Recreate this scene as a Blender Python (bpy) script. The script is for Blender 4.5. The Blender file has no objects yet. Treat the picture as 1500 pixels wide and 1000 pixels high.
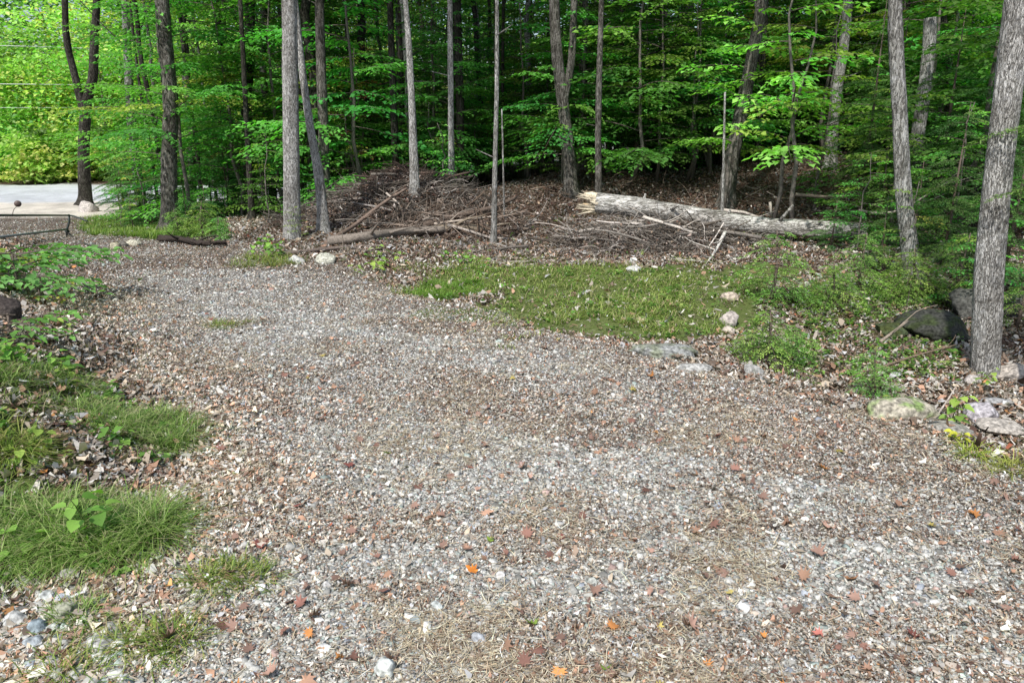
import bpy, math, random
import numpy as np
random.seed(7)
RNG = np.random.default_rng(11)
PI = math.pi
SC = bpy.context.scene
COL = SC.collection

# ------------------------------------------------------------------ camera
CAM = np.array([0.0, 0.0, 1.65]); PITCH = math.radians(17.0); F = 1083.0
cp, sp = math.cos(PITCH), math.sin(PITCH)
cam_d = bpy.data.cameras.new('camera'); cam = bpy.data.objects.new('camera', cam_d); COL.objects.link(cam)
cam.location = CAM; cam.rotation_euler = (PI/2 - PITCH, 0, 0)
cam_d.sensor_width = 36; cam_d.lens = 36*F/1500; cam_d.clip_end = 2000; cam_d.clip_start = 0.05
SC.camera = cam

# ------------------------------------------------------------------ noise
_T = np.random.default_rng(5).random((256, 256))
def vn(x, y):
    x = np.asarray(x, float); y = np.asarray(y, float)
    xi = np.floor(x).astype(int); yi = np.floor(y).astype(int); u = x-xi; v = y-yi
    u = u*u*(3-2*u); v = v*v*(3-2*v); a = xi & 255; b = (xi+1) & 255; c = yi & 255; d = (yi+1) & 255
    return (_T[a, c]*(1-u)+_T[b, c]*u)*(1-v)+(_T[a, d]*(1-u)+_T[b, d]*u)*v
def fbm(x, y, s=1.0, o=4):
    x = np.asarray(x, float)/s; y = np.asarray(y, float)/s; r = 0; a = .5; t = 0
    for i in range(o):
        r = r+a*vn(x*2**i+17.3*i, y*2**i+9.1*i); t += a; a *= .5
    return r/t
def ss(a, b, x):
    t = np.clip((np.asarray(x, float)-a)/(b-a), 0, 1); return t*t*(3-2*t)

# ------------------------------------------------------------------ terrain
LY = [-8, 1.5, 2.3, 3.2, 4.5, 5.8, 8, 13, 18, 22]; LX = [-2.3, -1.9, -1.75, -1.6, -2.4, -3.4, -5.0, -9.2, -13.5, -17]
RY = [-8, 2, 3.17, 4.03, 4.77, 5.23, 6.2, 6.7, 7.96, 9.2, 11.5, 14, 18, 22]; RX = [3.4, 2.9, 2.55, 2.08, 1.35, .91, -.3, -.83, -1.42, -3.0, -4.5, -7.6, -10.3, -12.3]
def edgeL(y): return np.interp(y, LY, LX)
def edgeR(y): return np.interp(y, RY, RX)
def road_near(x): return np.interp(x, [-200, -60, -11, -8, -6, 0, 10, 60, 200], [24, 20, 20, 21.5, 24, 32, 45, 95, 150])
def road_mask(x, y):
    n = road_near(x)+(fbm(x, y, 1.2, 3)-.5)*.7; return ss(-.3, .3, y-n)*(1-ss(9.7, 10.3, y-n))
def drive_mask(x, y):
    w = (fbm(x, y, .7, 3)-.5)*.7
    return ss(-.22, .22, x-edgeL(y)+w)*ss(-.22, .22, edgeR(y)-x+w)*(1-ss(-.4, .4, y-road_near(x)))*ss(-9, -8, y)
def height(x, y, fine=True):
    x = np.asarray(x, float); y = np.asarray(y, float)
    z = -1.0*ss(8, 19, y)*ss(0, -6, x)
    z = z+.58*np.exp(-((x+2.0)/1.8)**2-((y-12.9)/1.3)**2)+.42*np.exp(-((x+5.3)/1.5)**2-((y-15.6)/2.2)**2)
    z = z+.50*np.exp(-((y-15.5-.1*x)/2.4)**2)*ss(-1.5, 1.5, x)
    z = z+.35*ss(3, 8, x)*ss(8, 14, y)
    z = z-.35*ss(18, 26, y)*ss(-9, -1, x)
    dl = edgeL(y)-x
    z = z+(.34*ss(0, 1.1, dl)+.15*ss(1.1, 3, dl))*ss(1.6, 3.2, y)*(1-ss(9, 12, y))
    dr = x-edgeR(y)
    z = z-.22*ss(.1, .9, dr)*ss(1.3, 2.4, x)*(1-ss(5.6, 7.4, y))
    z = z+.03*np.clip(y-45, 0, 200)
    off = 1-np.maximum(drive_mask(x, y), road_mask(x, y))
    z = z+(fbm(x, y, 1.6, 3)-.5)*.22*off+(fbm(x+40, y, 1.1, 2)-.5)*.06
    if fine:
        z = z+(fbm(x, y+31, .22, 3)-.5)*(.018+.045*off)
    return z
def dirpx(px, py):
    a = (px-750)/F; b = (500-py)/F
    return np.array([a, cp+b*sp, -sp+b*cp])
def hit(px, py, tmin=1.2):
    d = dirpx(px, py); t = tmin
    while t < 90:
        p = CAM+d*t
        if p[2] < float(height(p[0], p[1])): break
        t *= 1.004
    return CAM+d*t
def atY(px, py, Y):
    d = dirpx(px, py); return CAM+d*(Y/d[1])
def proj(x, y, z):
    zz = z-1.65; dep = y*cp-zz*sp; up = y*sp+zz*cp
    return 750+F*x/dep, 500-F*up/dep

# ------------------------------------------------------------------ mesh helpers
def fast_mesh(name, V, groups, col=None, smooth=False):
    """groups: list of (n,k) int arrays"""
    me = bpy.data.meshes.new(name); V = np.ascontiguousarray(V, np.float32)
    me.vertices.add(len(V)); me.vertices.foreach_set('co', V.ravel())
    groups = [g for g in groups if len(g)]
    loops = np.concatenate([g.ravel() for g in groups]).astype(np.int32)
    cnt = np.concatenate([np.full(len(g), g.shape[1]) for g in groups]).astype(np.int32)
    st = np.concatenate([[0], np.cumsum(cnt)[:-1]]).astype(np.int32)
    me.loops.add(len(loops)); me.loops.foreach_set('vertex_index', loops)
    me.polygons.add(len(cnt)); me.polygons.foreach_set('loop_start', st); me.polygons.foreach_set('loop_total', cnt)
    if smooth: me.polygons.foreach_set('use_smooth', np.ones(len(cnt), bool))
    me.update(calc_edges=True); me.validate()
    if col is not None:
        a = me.color_attributes.new('Col', 'FLOAT_COLOR', 'POINT')
        c = np.ones((len(V), 4), np.float32); c[:, :3] = col
        a.data.foreach_set('color', c.ravel())
    return me
class MB:
    def __init__(s): s.V = []; s.T = []; s.Q = []; s.C = []; s.n = 0
    def add(s, V, T=None, Q=None, col=(1, 1, 1)):
        V = np.asarray(V, float).reshape(-1, 3); s.V.append(V)
        if T is not None and len(T): s.T.append(np.asarray(T)+s.n)
        if Q is not None and len(Q): s.Q.append(np.asarray(Q)+s.n)
        c = np.asarray(col, float)
        if c.ndim == 1: c = np.tile(c, (len(V), 1))
        s.C.append(c); s.n += len(V)
    def mesh(s, name, smooth=False):
        g = []
        if s.T: g.append(np.concatenate(s.T))
        if s.Q: g.append(np.concatenate(s.Q))
        return fast_mesh(name, np.concatenate(s.V), g, np.concatenate(s.C), smooth)
    def build(s, name, mat, parent=None, loc=None, smooth=False):
        return link(name, s.mesh(name, smooth), mat, parent, loc)
def link(name, me, mat, parent=None, loc=None):
    o = bpy.data.objects.new(name, me); COL.objects.link(o)
    if mat is not None and len(me.materials) == 0: me.materials.append(mat)
    if parent is not None: o.parent = parent
    if loc is not None: o.location = loc
    return o
def tag(o, label=None, cat=None, group=None, kind=None):
    if label: o['label'] = label
    if cat: o['category'] = cat
    if group: o['group'] = group
    if kind: o['kind'] = kind
    return o
def thing(name, loc, label, cat, group=None, rz=0, s=1):
    o = bpy.data.objects.new(name, None); COL.objects.link(o); o.empty_display_size = .1
    o.location = loc; o.rotation_euler = (0, 0, rz); o.scale = (s, s, s)
    return tag(o, label, cat, group)
def tube(path, rad, ns=6, cap=True, flare=None, rough=0.0, phase=0.0):
    P = np.asarray(path, float); n = len(P); R = np.broadcast_to(np.asarray(rad, float), (n,))
    D = np.gradient(P, axis=0); D /= np.linalg.norm(D, axis=1)[:, None]+1e-9
    ref = np.array([1.0, 0, 0]) if abs(D[:, 0]).mean() < .8 else np.array([0, 1.0, 0])
    A = np.cross(D, ref); A /= np.linalg.norm(A, axis=1)[:, None]+1e-9; B = np.cross(D, A)
    th = np.linspace(0, 2*PI, ns, endpoint=False)
    rr = np.repeat(R[:, None], ns, 1)
    L = np.concatenate([[0], np.cumsum(np.linalg.norm(np.diff(P, axis=0), axis=1))])
    if flare:
        lobes = 1+.45*np.cos(th*4+phase)+.3*np.cos(th*3+1.3+phase*2)
        rr = rr*(1+flare*np.exp(-np.maximum(L, 0)/.16)[:, None]*np.maximum(lobes, .2)[None])
    if rough:
        tt, ll = np.meshgrid(th, L)
        cx = np.cos(tt); sx = np.sin(tt)
        nz = fbm(cx*6+sx*5+phase*9, ll*2.2+cx*2-sx*3, .5, 3)-.5
        big = fbm(cx*1.1+phase*5, ll*.9+sx*1.1, .8, 2)-.5
        ridge = np.abs(vn(tt*ns/2.2/PI*1.4+phase*30+vn(ll*3, tt*2)*1.5, ll*7+phase*11)-.5)
        rr = rr*(1+rough*nz*2+.22*big)+(-ridge*rough*.13)*(R[:, None] > .05)*.35
    V = P[:, None]+A[:, None]*(np.cos(th)[None, :, None]*rr[..., None])+B[:, None]*(np.sin(th)[None, :, None]*rr[..., None])
    V = V.reshape(-1, 3); i = np.arange(n-1)[:, None]*ns; j = np.arange(ns)[None]; k = (j+1) % ns
    Q = np.stack([i+j, i+k, i+ns+k, i+ns+j], -1).reshape(-1, 4); T = []
    if cap:
        V = np.concatenate([V, P[:1], P[-1:]]); a = len(V)-2
        T = [(a, (m+1) % ns, m) for m in range(ns)]+[(a+1, (n-1)*ns+m, (n-1)*ns+(m+1) % ns) for m in range(ns)]
    return V, np.array(T, int).reshape(-1, 3), Q
def resample(pts, step):
    P = np.asarray(pts, float); L = np.concatenate([[0], np.cumsum(np.linalg.norm(np.diff(P, axis=0), axis=1))])
    n = max(3, int(L[-1]/step)); t = np.linspace(0, L[-1], n)
    # smooth through points
    Q = np.stack([np.interp(t, L, P[:, k]) for k in range(P.shape[1])], 1)
    w = max(1, int(.25/step)) if n > 12 else 0
    if w:
        K = np.ones(2*w+1)/(2*w+1)
        Qp = np.concatenate([2*Q[:1]-Q[w:0:-1], Q, 2*Q[-1:]-Q[-2:-w-2:-1]])
        Q = np.stack([np.convolve(Qp[:, k], K, 'valid') for k in range(P.shape[1])], 1)
    return Q

# leaves: quads folded along the midrib
def leaf_arrays(P, D, N, ln, wd, fold=.25):
    D = D/(np.linalg.norm(D, axis=1)[:, None]+1e-9); S = np.cross(N, D); S /= np.linalg.norm(S, axis=1)[:, None]+1e-9; N = np.cross(D, S)
    ln = np.broadcast_to(ln, (len(P),))[:, None]; wd = np.broadcast_to(wd, (len(P),))[:, None]
    a = P; b = P+D*ln*.45+S*wd*.5+N*wd*fold; c = P+D*ln-N*ln*.12; d = P+D*ln*.45-S*wd*.5+N*wd*fold
    V = np.stack([a, b, c, d], 1).reshape(-1, 3); i = np.arange(len(P))*4
    T = np.concatenate([np.stack([i, i+1, i+2], 1), np.stack([i, i+2, i+3], 1)])
    return V, T
def rnd_unit(n, r=RNG):
    v = r.normal(size=(n, 3)); return v/np.linalg.norm(v, axis=1)[:, None]

# ------------------------------------------------------------------ materials
def newmat(name):
    m = bpy.data.materials.new(name); m.use_nodes = True; nt = m.node_tree; nt.nodes.clear()
    out = nt.nodes.new('ShaderNodeOutputMaterial'); return m, nt, out
def N(nt, t, **kw):
    n = nt.nodes.new(t)
    for k, v in kw.items():
        if k in n.inputs: n.inputs[k].default_value = v
        else: setattr(n, k, v)
    return n
def ramp(nt, fac, stops):
    r = nt.nodes.new('ShaderNodeValToRGB'); e = r.color_ramp.elements
    while len(e) < len(stops): e.new(.5)
    for k, (p, c) in enumerate(stops): e[k].position = p; e[k].color = (*c, 1) if len(c) == 3 else c
    nt.links.new(fac, r.inputs[0]); return r
def mixc(nt, a, b, f, mode='MIX'):
    m = nt.nodes.new('ShaderNodeMix'); m.data_type = 'RGBA'; m.blend_type = mode
    for s, v in ((0, f), (6, a), (7, b)):
        if hasattr(v, 'links'): nt.links.new(v, m.inputs[s])
        else: m.inputs[s].default_value = v if s == 0 else (*v, 1)
    return m.outputs[2]

def leaf_mat(name, transl=.4, rough=.45, hue=.06, val=.5, tint=(1, 1, 1), gloss=.35):
    m, nt, out = newmat(name); L = nt.links.new
    at = N(nt, 'ShaderNodeAttribute', attribute_name='Col'); oi = N(nt, 'ShaderNodeObjectInfo')
    h = N(nt, 'ShaderNodeHueSaturation'); L(at.outputs['Color'], h.inputs['Color'])
    mr = N(nt, 'ShaderNodeMapRange'); L(oi.outputs['Random'], mr.inputs[0]); mr.inputs[3].default_value = .5-hue/2; mr.inputs[4].default_value = .5+hue/2; L(mr.outputs[0], h.inputs['Hue'])
    mr2 = N(nt, 'ShaderNodeMapRange'); L(oi.outputs['Random'], mr2.inputs[0]); mr2.inputs[3].default_value = 1-val/2; mr2.inputs[4].default_value = 1+val/2; L(mr2.outputs[0], h.inputs['Value'])
    tc = mixc(nt, h.outputs[0], tint, 1.0, 'MULTIPLY')
    p = N(nt, 'ShaderNodeBsdfPrincipled', Roughness=rough); p.inputs['Specular IOR Level'].default_value = gloss; L(tc, p.inputs['Base Color'])
    t = N(nt, 'ShaderNodeBsdfTranslucent'); tc2 = mixc(nt, tc, (1.08, 1.5, .5), 1.0, 'MULTIPLY'); L(tc2, t.inputs['Color'])
    mx = N(nt, 'ShaderNodeMixShader'); mx.inputs[0].default_value = transl; L(p.outputs[0], mx.inputs[1]); L(t.outputs[0], mx.inputs[2]); L(mx.outputs[0], out.inputs[0])
    return m
def attr_mat(name, rough=.85, spec=.2, noise=0.0, nscale=40, bump=0.0):
    m, nt, out = newmat(name); L = nt.links.new
    at = N(nt, 'ShaderNodeAttribute', attribute_name='Col'); p = N(nt, 'ShaderNodeBsdfPrincipled', Roughness=rough); p.inputs['Specular IOR Level'].default_value = spec
    c = at.outputs['Color']
    if noise:
        tcn = N(nt, 'ShaderNodeTexCoord'); no = N(nt, 'ShaderNodeTexNoise', Scale=nscale, Detail=5.0); L(tcn.outputs['Object'], no.inputs['Vector'])
        r = ramp(nt, no.outputs[0], [(.3, (1-noise,)*3), (.7, (1+noise,)*3)]); c = mixc(nt, c, r.outputs[0], 1.0, 'MULTIPLY')
        if bump:
            b = N(nt, 'ShaderNodeBump', Strength=bump, Distance=.01); L(no.outputs[0], b.inputs['Height']); L(b.outputs[0], p.inputs['Normal'])
    L(c, p.inputs['Base Color']); L(p.outputs[0], out.inputs[0]); return m
def bark_mat(name, dark, mid, light, lichen=.0, zs=.14, sc=42, stretch=None, crack=.10):
    m, nt, out = newmat(name); L = nt.links.new
    tc = N(nt, 'ShaderNodeTexCoord'); mp = N(nt, 'ShaderNodeMapping'); mp.inputs['Scale'].default_value = stretch or (1, 1, zs); L(tc.outputs['Object'], mp.inputs[0])
    def ridge(scale, det, dist):
        n = N(nt, 'ShaderNodeTexNoise', Scale=float(scale), Detail=det, Roughness=.55, Distortion=dist); L(mp.outputs[0], n.inputs['Vector'])
        a = N(nt, 'ShaderNodeMath'); a.operation = 'SUBTRACT'; L(n.outputs[0], a.inputs[0]); a.inputs[1].default_value = .5
        b = N(nt, 'ShaderNodeMath'); b.operation = 'ABSOLUTE'; L(a.outputs[0], b.inputs[0]); return b.outputs[0]
    r1, r2 = ridge(sc, 3.0, .6), ridge(sc*2.1, 3.0, .4)
    n1 = N(nt, 'ShaderNodeTexNoise', Scale=150.0, Detail=6.0, Roughness=.7); mp2 = N(nt, 'ShaderNodeMapping'); mp2.inputs['Scale'].default_value = (1, 1, .4); L(tc.outputs['Object'], mp2.inputs[0]); L(mp2.outputs[0], n1.inputs['Vector'])
    n2 = N(nt, 'ShaderNodeTexNoise', Scale=2.2, Detail=5.0, Roughness=.65); L(tc.outputs['Object'], n2.inputs['Vector'])
    n3 = N(nt, 'ShaderNodeTexNoise', Scale=11.0, Detail=5.0, Roughness=.7); L(tc.outputs['Object'], n3.inputs['Vector'])
    rv = ramp(nt, r1, [(0.0, dark), (crack*.45, mid), (crack, light)])
    rv2 = ramp(nt, r2, [(0.0, (.45,)*3), (.06, (1, 1, 1))])
    rn = ramp(nt, n1.outputs[0], [(.3, (.55,)*3), (.52, (.98,)*3), (.72, (1.25,)*3)])
    c = mixc(nt, rv.outputs[0], rv2.outputs[0], 1.0, 'MULTIPLY'); c = mixc(nt, c, rn.outputs[0], 1.0, 'MULTIPLY')
    rb = ramp(nt, n2.outputs[0], [(.35, (.58, .56, .53)), (.6, (1.1, 1.1, 1.08))]); c = mixc(nt, c, rb.outputs[0], 1.0, 'MULTIPLY')
    if lichen:
        rl = ramp(nt, n3.outputs[0], [(.56, (0, 0, 0)), (.62, (lichen,)*3)]); c = mixc(nt, c, tuple(min(.7, v*1.25) for v in light), rl.outputs[0])
        n4 = N(nt, 'ShaderNodeTexNoise', Scale=5.0, Detail=4.0); L(mp.outputs[0], n4.inputs['Vector'])
        rg = ramp(nt, n4.outputs[0], [(.58, (0, 0, 0)), (.70, (lichen*.35,)*3)]); c = mixc(nt, c, (.14, .19, .10), rg.outputs[0])
    p = N(nt, 'ShaderNodeBsdfPrincipled', Roughness=.9); p.inputs['Specular IOR Level'].default_value = .15; L(c, p.inputs['Base Color'])
    mn = N(nt, 'ShaderNodeMath'); mn.operation = 'MINIMUM'; mn.inputs[1].default_value = .12; L(r1, mn.inputs[0])
    m2 = N(nt, 'ShaderNodeMath'); m2.operation = 'MULTIPLY'; m2.inputs[1].default_value = .4; L(r2, m2.inputs[0])
    ad = N(nt, 'ShaderNodeMath'); ad.operation = 'ADD'; L(mn.outputs[0], ad.inputs[0]); L(m2.outputs[0], ad.inputs[1])
    ml = N(nt, 'ShaderNodeMath'); ml.operation = 'MULTIPLY_ADD'; ml.inputs[1].default_value = .10; L(n1.outputs[0], ml.inputs[0]); L(ad.outputs[0], ml.inputs[2])
    b = N(nt, 'ShaderNodeBump', Strength=1.0, Distance=.06); L(ml.outputs[0], b.inputs['Height']); L(b.outputs[0], p.inputs['Normal'])
    L(p.outputs[0], out.inputs[0]); return m

M = {}
M['leaf'] = leaf_mat('leaf_broad', .42, .5, .07, .6)
M['leaf_sun'] = leaf_mat('leaf_sunlit', .45, .5, .06, .35)
M['leaf_dark'] = leaf_mat('leaf_canopy', .3, .5, .05, .4)
M['needle'] = leaf_mat('leaf_needle', .25, .55, .04, .4)
M['herb'] = leaf_mat('leaf_herb', .4, .5, .0, .0)
M['grass'] = leaf_mat('grass_blade', .4, .5, .0, .0)
M['litter'] = leaf_mat('litter_leaf', .12, .7, .0, .0, gloss=.25)
M['stone'] = attr_mat('gravel_stone', .85, .2, .25, 60, .3)
M['rock'] = attr_mat('field_rock', .9, .2, .6, 45, 1.0)
M['twig'] = attr_mat('dead_twig', .9, .15, .4, 50, .4)
M['metal'] = attr_mat('painted_metal', .5, .4, .2, 30, .1)
M['bark_grey'] = bark_mat('bark_grey', (.11, .105, .095), (.38, .375, .355), (.60, .595, .57), .45)
M['bark_pale'] = bark_mat('bark_pale', (.14, .135, .12), (.52, .51, .49), (.80, .79, .765), .4, .20, 50, None, .09)
M['bark_dark'] = bark_mat('bark_dark', (.02, .018, .015), (.065, .06, .05), (.14, .13, .115), .35)
M['bark_brown'] = bark_mat('bark_brown', (.04, .036, .03), (.15, .14, .122), (.29, .275, .25), .5)
M['bark_near'] = bark_mat('bark_near', (.12, .11, .10), (.52, .51, .485), (.86, .85, .83), .35, .20, 66, None, .10)
M['bark_log'] = bark_mat('bark_log', (.12, .11, .095), (.50, .485, .45), (.80, .785, .75), .3, 1.0, 36, (.13, .8, .8), .10)

# ground material: attribute Col = (drive, litter patch, road) masks ; Col2 = greenness
def ground_mat():
    m, nt, out = newmat('forest_ground'); L = nt.links.new
    at = N(nt, 'ShaderNodeAttribute', attribute_name='Col'); sep = N(nt, 'ShaderNodeSeparateColor'); L(at.outputs['Color'], sep.inputs[0])
    at2 = N(nt, 'ShaderNodeAttribute', attribute_name='Green')
    g = N(nt, 'ShaderNodeNewGeometry')
    def noise(s, d=6.0, r=.6):
        n = N(nt, 'ShaderNodeTexNoise', Scale=s, Detail=d, Roughness=r); L(g.outputs['Position'], n.inputs['Vector']); return n
    def voro(s):
        v = N(nt, 'ShaderNodeTexVoronoi', Scale=s); L(g.outputs['Position'], v.inputs['Vector']); return v
    v1, v2 = voro(70.0), voro(30.0); n1 = noise(120.0); n2 = noise(1.2)
    # gravel
    hs = N(nt, 'ShaderNodeSeparateColor'); L(v1.outputs['Color'], hs.inputs[0])
    grav = ramp(nt, hs.outputs[0], [(0, (.10, .09, .08)), (.45, (.22, .20, .18)), (.8, (.34, .32, .30)), (1, (.5, .49, .46))])
    gc = mixc(nt, grav.outputs[0], ramp(nt, n1.outputs[0], [(.3, (.6,)*3), (.7, (1.2,)*3)]).outputs[0], 1.0, 'MULTIPLY')
    # litter/soil
    hs2 = N(nt, 'ShaderNodeSeparateColor'); L(v2.outputs['Color'], hs2.inputs[0])
    lit = ramp(nt, hs2.outputs[0], [(0, (.035, .022, .016)), (.5, (.09, .055, .04)), (.85, (.16, .11, .085)), (1, (.28, .23, .19))])
    lc = mixc(nt, lit.outputs[0], ramp(nt, n1.outputs[0], [(.3, (.5,)*3), (.7, (1.2,)*3)]).outputs[0], 1.0, 'MULTIPLY')
    c = mixc(nt, lc, gc, sep.outputs[0])
    lp = N(nt, 'ShaderNodeMath'); lp.operation = 'MULTIPLY'; lp.inputs[1].default_value = .75; L(sep.outputs[1], lp.inputs[0])
    c = mixc(nt, c, lc, lp.outputs[0])
    gr = mixc(nt, (.08, .13, .03), (.16, .22, .06), n1.outputs[0]); gm = N(nt, 'ShaderNodeMath'); gm.operation = 'MULTIPLY'; gm.inputs[1].default_value = .7; L(at2.outputs['Fac'], gm.inputs[0])
    c = mixc(nt, c, gr, gm.outputs[0])
    rd = mixc(nt, (.50, .52, .56), (.60, .62, .66), n2.outputs[0]); rs = mixc(nt, (.62, .56, .49), (.75, .70, .62), n1.outputs[0])
    n5 = noise(.9, 8.0, .75); rd = mixc(nt, rd, ramp(nt, n5.outputs[0], [(.35, (.78,)*3), (.6, (1.05,)*3)]).outputs[0], 1.0, 'MULTIPLY'); rs = mixc(nt, rs, ramp(nt, n5.outputs[0], [(.35, (.6,)*3), (.6, (1.05,)*3)]).outputs[0], 1.0, 'MULTIPLY')
    rc = mixc(nt, rs, rd, at.outputs['Alpha'])
    c = mixc(nt, c, rc, sep.outputs[2])
    p = N(nt, 'ShaderNodeBsdfPrincipled', Roughness=.95); p.inputs['Specular IOR Level'].default_value = .1; L(c, p.inputs['Base Color'])
    s = N(nt, 'ShaderNodeMath'); s.operation = 'ADD'; L(v1.outputs['Distance'], s.inputs[0]); L(n1.outputs[0], s.inputs[1])
    b = N(nt, 'ShaderNodeBump', Strength=.7, Distance=.01); b.invert = True; L(s.outputs[0], b.inputs['Height']); L(b.outputs[0], p.inputs['Normal'])
    L(p.outputs[0], out.inputs[0]); return m
M['ground'] = ground_mat()

# ------------------------------------------------------------------ zones
def inpoly(x, y, poly):
    x = np.asarray(x, float); y = np.asarray(y, float); r = np.zeros(x.shape, bool); n = len(poly)
    for i in range(n):
        x1, y1 = poly[i]; x2, y2 = poly[(i+1) % n]
        c = ((y1 > y) != (y2 > y)); xx = (x2-x1)*(y-y1)/((y2-y1) if y2 != y1 else 1e-9)+x1
        r ^= c & (x < xx)
    return r
def wpoly(pp): return [tuple(hit(a, b)[:2]) for a, b in pp]
GRASS_R = wpoly([(612, 432), (640, 396), (700, 388), (800, 392), (900, 402), (1000, 388), (1160, 392), (1130, 430), (1080, 455), (1055, 500), (930, 503), (830, 492), (730, 466)])
GRASS_G = wpoly([(130, 345), (115, 322), (200, 318), (300, 330), (310, 345), (215, 352)])
LEFT_A = wpoly([(-60, 850), (-60, 700), (60, 675), (150, 690), (210, 750), (225, 800), (180, 850), (90, 860)])
LEFT_B = wpoly([(-80, 640), (-80, 520), (60, 520), (120, 545), (190, 590), (260, 640), (240, 690), (170, 680), (110, 640), (40, 650)])
RIGHT_P = wpoly([(1110, 430), (1250, 400), (1420, 420), (1400, 560), (1250, 560), (1150, 540), (1090, 500)])
def green(x, y):
    w = (fbm(x+7, y+3, .7, 4)-.5)*2.8
    xx = x+w*.5; yy = y+w*.5
    g = inpoly(xx, yy, GRASS_R)*1.0
    g = np.maximum(g, inpoly(xx, yy, LEFT_A)*.9); g = np.maximum(g, inpoly(xx, yy, LEFT_B)*.7); g = np.maximum(g, inpoly(xx, yy, GRASS_G)*.9); g = np.maximum(g, inpoly(xx, yy, RIGHT_P)*.25)
    return g
def patch(x, y):   # litter patches on the drive
    u_ = x+.25*y; a = np.maximum(ss(.53, .64, fbm(u_*1.0+3, y*1.5+8, 1.3, 5)), .7*ss(.57, .66, fbm(u_*.7+13, y*2.2+4, .5, 4)))
    side = 1-ss(.1, 1.3, np.minimum(x-edgeL(y), edgeR(y)-x)+(fbm(x, y, .5, 3)-.5)*.8)
    far = ss(7, 11.5, y-.25*x)*.75
    return np.clip(np.maximum(a*.8, side*.8)+far, 0, 1)

# ------------------------------------------------------------------ ground sheets
def build_ground():
    r = np.concatenate([[.02, .3, .6], np.geomspace(.9, 60, 470), np.geomspace(64, 900, 36)])
    th = np.concatenate([np.linspace(-50, 50, 520), np.linspace(50, 310, 90)[1:-1]])*PI/180
    n, k = len(r), len(th)
    X = r[:, None]*np.sin(th)[None]; Y = r[:, None]*np.cos(th)[None]
    Z = height(X, Y)
    V = np.stack([X, Y, Z], -1).reshape(-1, 3)
    i = np.arange(n-1)[:, None]*k; j = np.arange(k)[None]; j2 = (j+1) % k
    Q = np.stack([i+j, i+k+j, i+k+j2, i+j2], -1).reshape(-1, 4)
    dm = drive_mask(X, Y).ravel(); rm = road_mask(X, Y).ravel()
    pt = (patch(X, Y)*drive_mask(X, Y)).ravel(); gr = green(X, Y).ravel()
    asp = ss(3.5, 4.1, (Y-road_near(X)+(fbm(X, Y, .9, 3)-.5)*.8).ravel())
    fd = dm[Q].mean(1); fr = rm[Q].mean(1)
    for name, sel in (('ground', (fd < .5) & (fr < .5)), ('driveway', (fd >= .5) & (fr < .5)), ('road', fr >= .5)):
        q = Q[sel]; u, inv = np.unique(q, return_inverse=True); q = inv.reshape(q.shape)
        me = fast_mesh(name, V[u], [q], None, True)
        a = me.color_attributes.new('Col', 'FLOAT_COLOR', 'POINT'); a.data.foreach_set('color', np.stack([dm[u], pt[u], rm[u], asp[u]], 1).astype(np.float32).ravel())
        b = me.attributes.new('Green', 'FLOAT', 'POINT'); b.data.foreach_set('value', gr[u].astype(np.float32))
        o = link(name, me, M['ground']); tag(o, kind='structure')
build_ground()

# ------------------------------------------------------------------ scatter helpers
def sample(n, r0, r1, a0=-42, a1=42, seed=0):
    g = np.random.default_rng(seed); r = np.exp(g.uniform(math.log(r0), math.log(r1), n)); t = np.radians(g.uniform(a0, a1, n))
    return r*np.sin(t), r*np.cos(t), g
def rotz_tilt(n, g, tilt):
    a = g.uniform(0, 2*PI, n); c, s = np.cos(a), np.sin(a)
    Rz = np.zeros((n, 3, 3)); Rz[:, 0, 0] = c; Rz[:, 0, 1] = -s; Rz[:, 1, 0] = s; Rz[:, 1, 1] = c; Rz[:, 2, 2] = 1
    b = g.normal(0, tilt, n); e = g.normal(0, tilt, n)
    Rx = np.zeros((n, 3, 3)); Rx[:, 0, 0] = 1; Rx[:, 1, 1] = np.cos(b); Rx[:, 1, 2] = -np.sin(b); Rx[:, 2, 1] = np.sin(b); Rx[:, 2, 2] = np.cos(b)
    Ry = np.zeros((n, 3, 3)); Ry[:, 1, 1] = 1; Ry[:, 0, 0] = np.cos(e); Ry[:, 0, 2] = np.sin(e); Ry[:, 2, 0] = -np.sin(e); Ry[:, 2, 2] = np.cos(e)
    return Rx@Ry@Rz
def scatter(P, R, T, faces, tri):
    V = np.einsum('nij,nkj->nki', R, T)+P[:, None]
    k = T.shape[1]; F_ = (faces[None]+(np.arange(len(P))*k)[:, None, None]).reshape(-1, faces.shape[1])
    return V.reshape(-1, 3), F_
def pick(g, n, pal, jit=.25):
    w = np.array([p[0] for p in pal], float); w /= w.sum(); i = g.choice(len(pal), n, p=w)
    c = np.array([p[1] for p in pal])[i]*np.exp(g.normal(0, jit, n))[:, None]
    return np.clip(c, 0, .9)
LITTER = [(4, (.48, .45, .41)), (4, (.34, .295, .25)), (3, (.20, .15, .115)), (1.5, (.13, .08, .065)), (2.5, (.43, .36, .28)), (3.6, (.37, .225, .155)), (1.4, (.58, .55, .51)), (1.2, (.42, .42, .43)), (.10, (.36, .12, .07)), (.05, (.42, .22, .09))]
LITTER_W = [(4, (.30, .24, .21)), (4, (.20, .145, .115)), (4, (.13, .085, .06)), (2.5, (.09, .05, .04)), (2, (.28, .21, .15)), (1.0, (.48, .43, .40)), (.1, (.32, .11, .06))]
GRAVEL = [(6, (.40, .40, .37)), (5, (.49, .49, .46)), (3.5, (.20, .20, .185)), (1.5, (.36, .31, .26)), (1.3, (.33, .39, .36)), (.8, (.32, .35, .39)), (.7, (.66, .66, .63)), (.6, (.38, .28, .25))]

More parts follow.
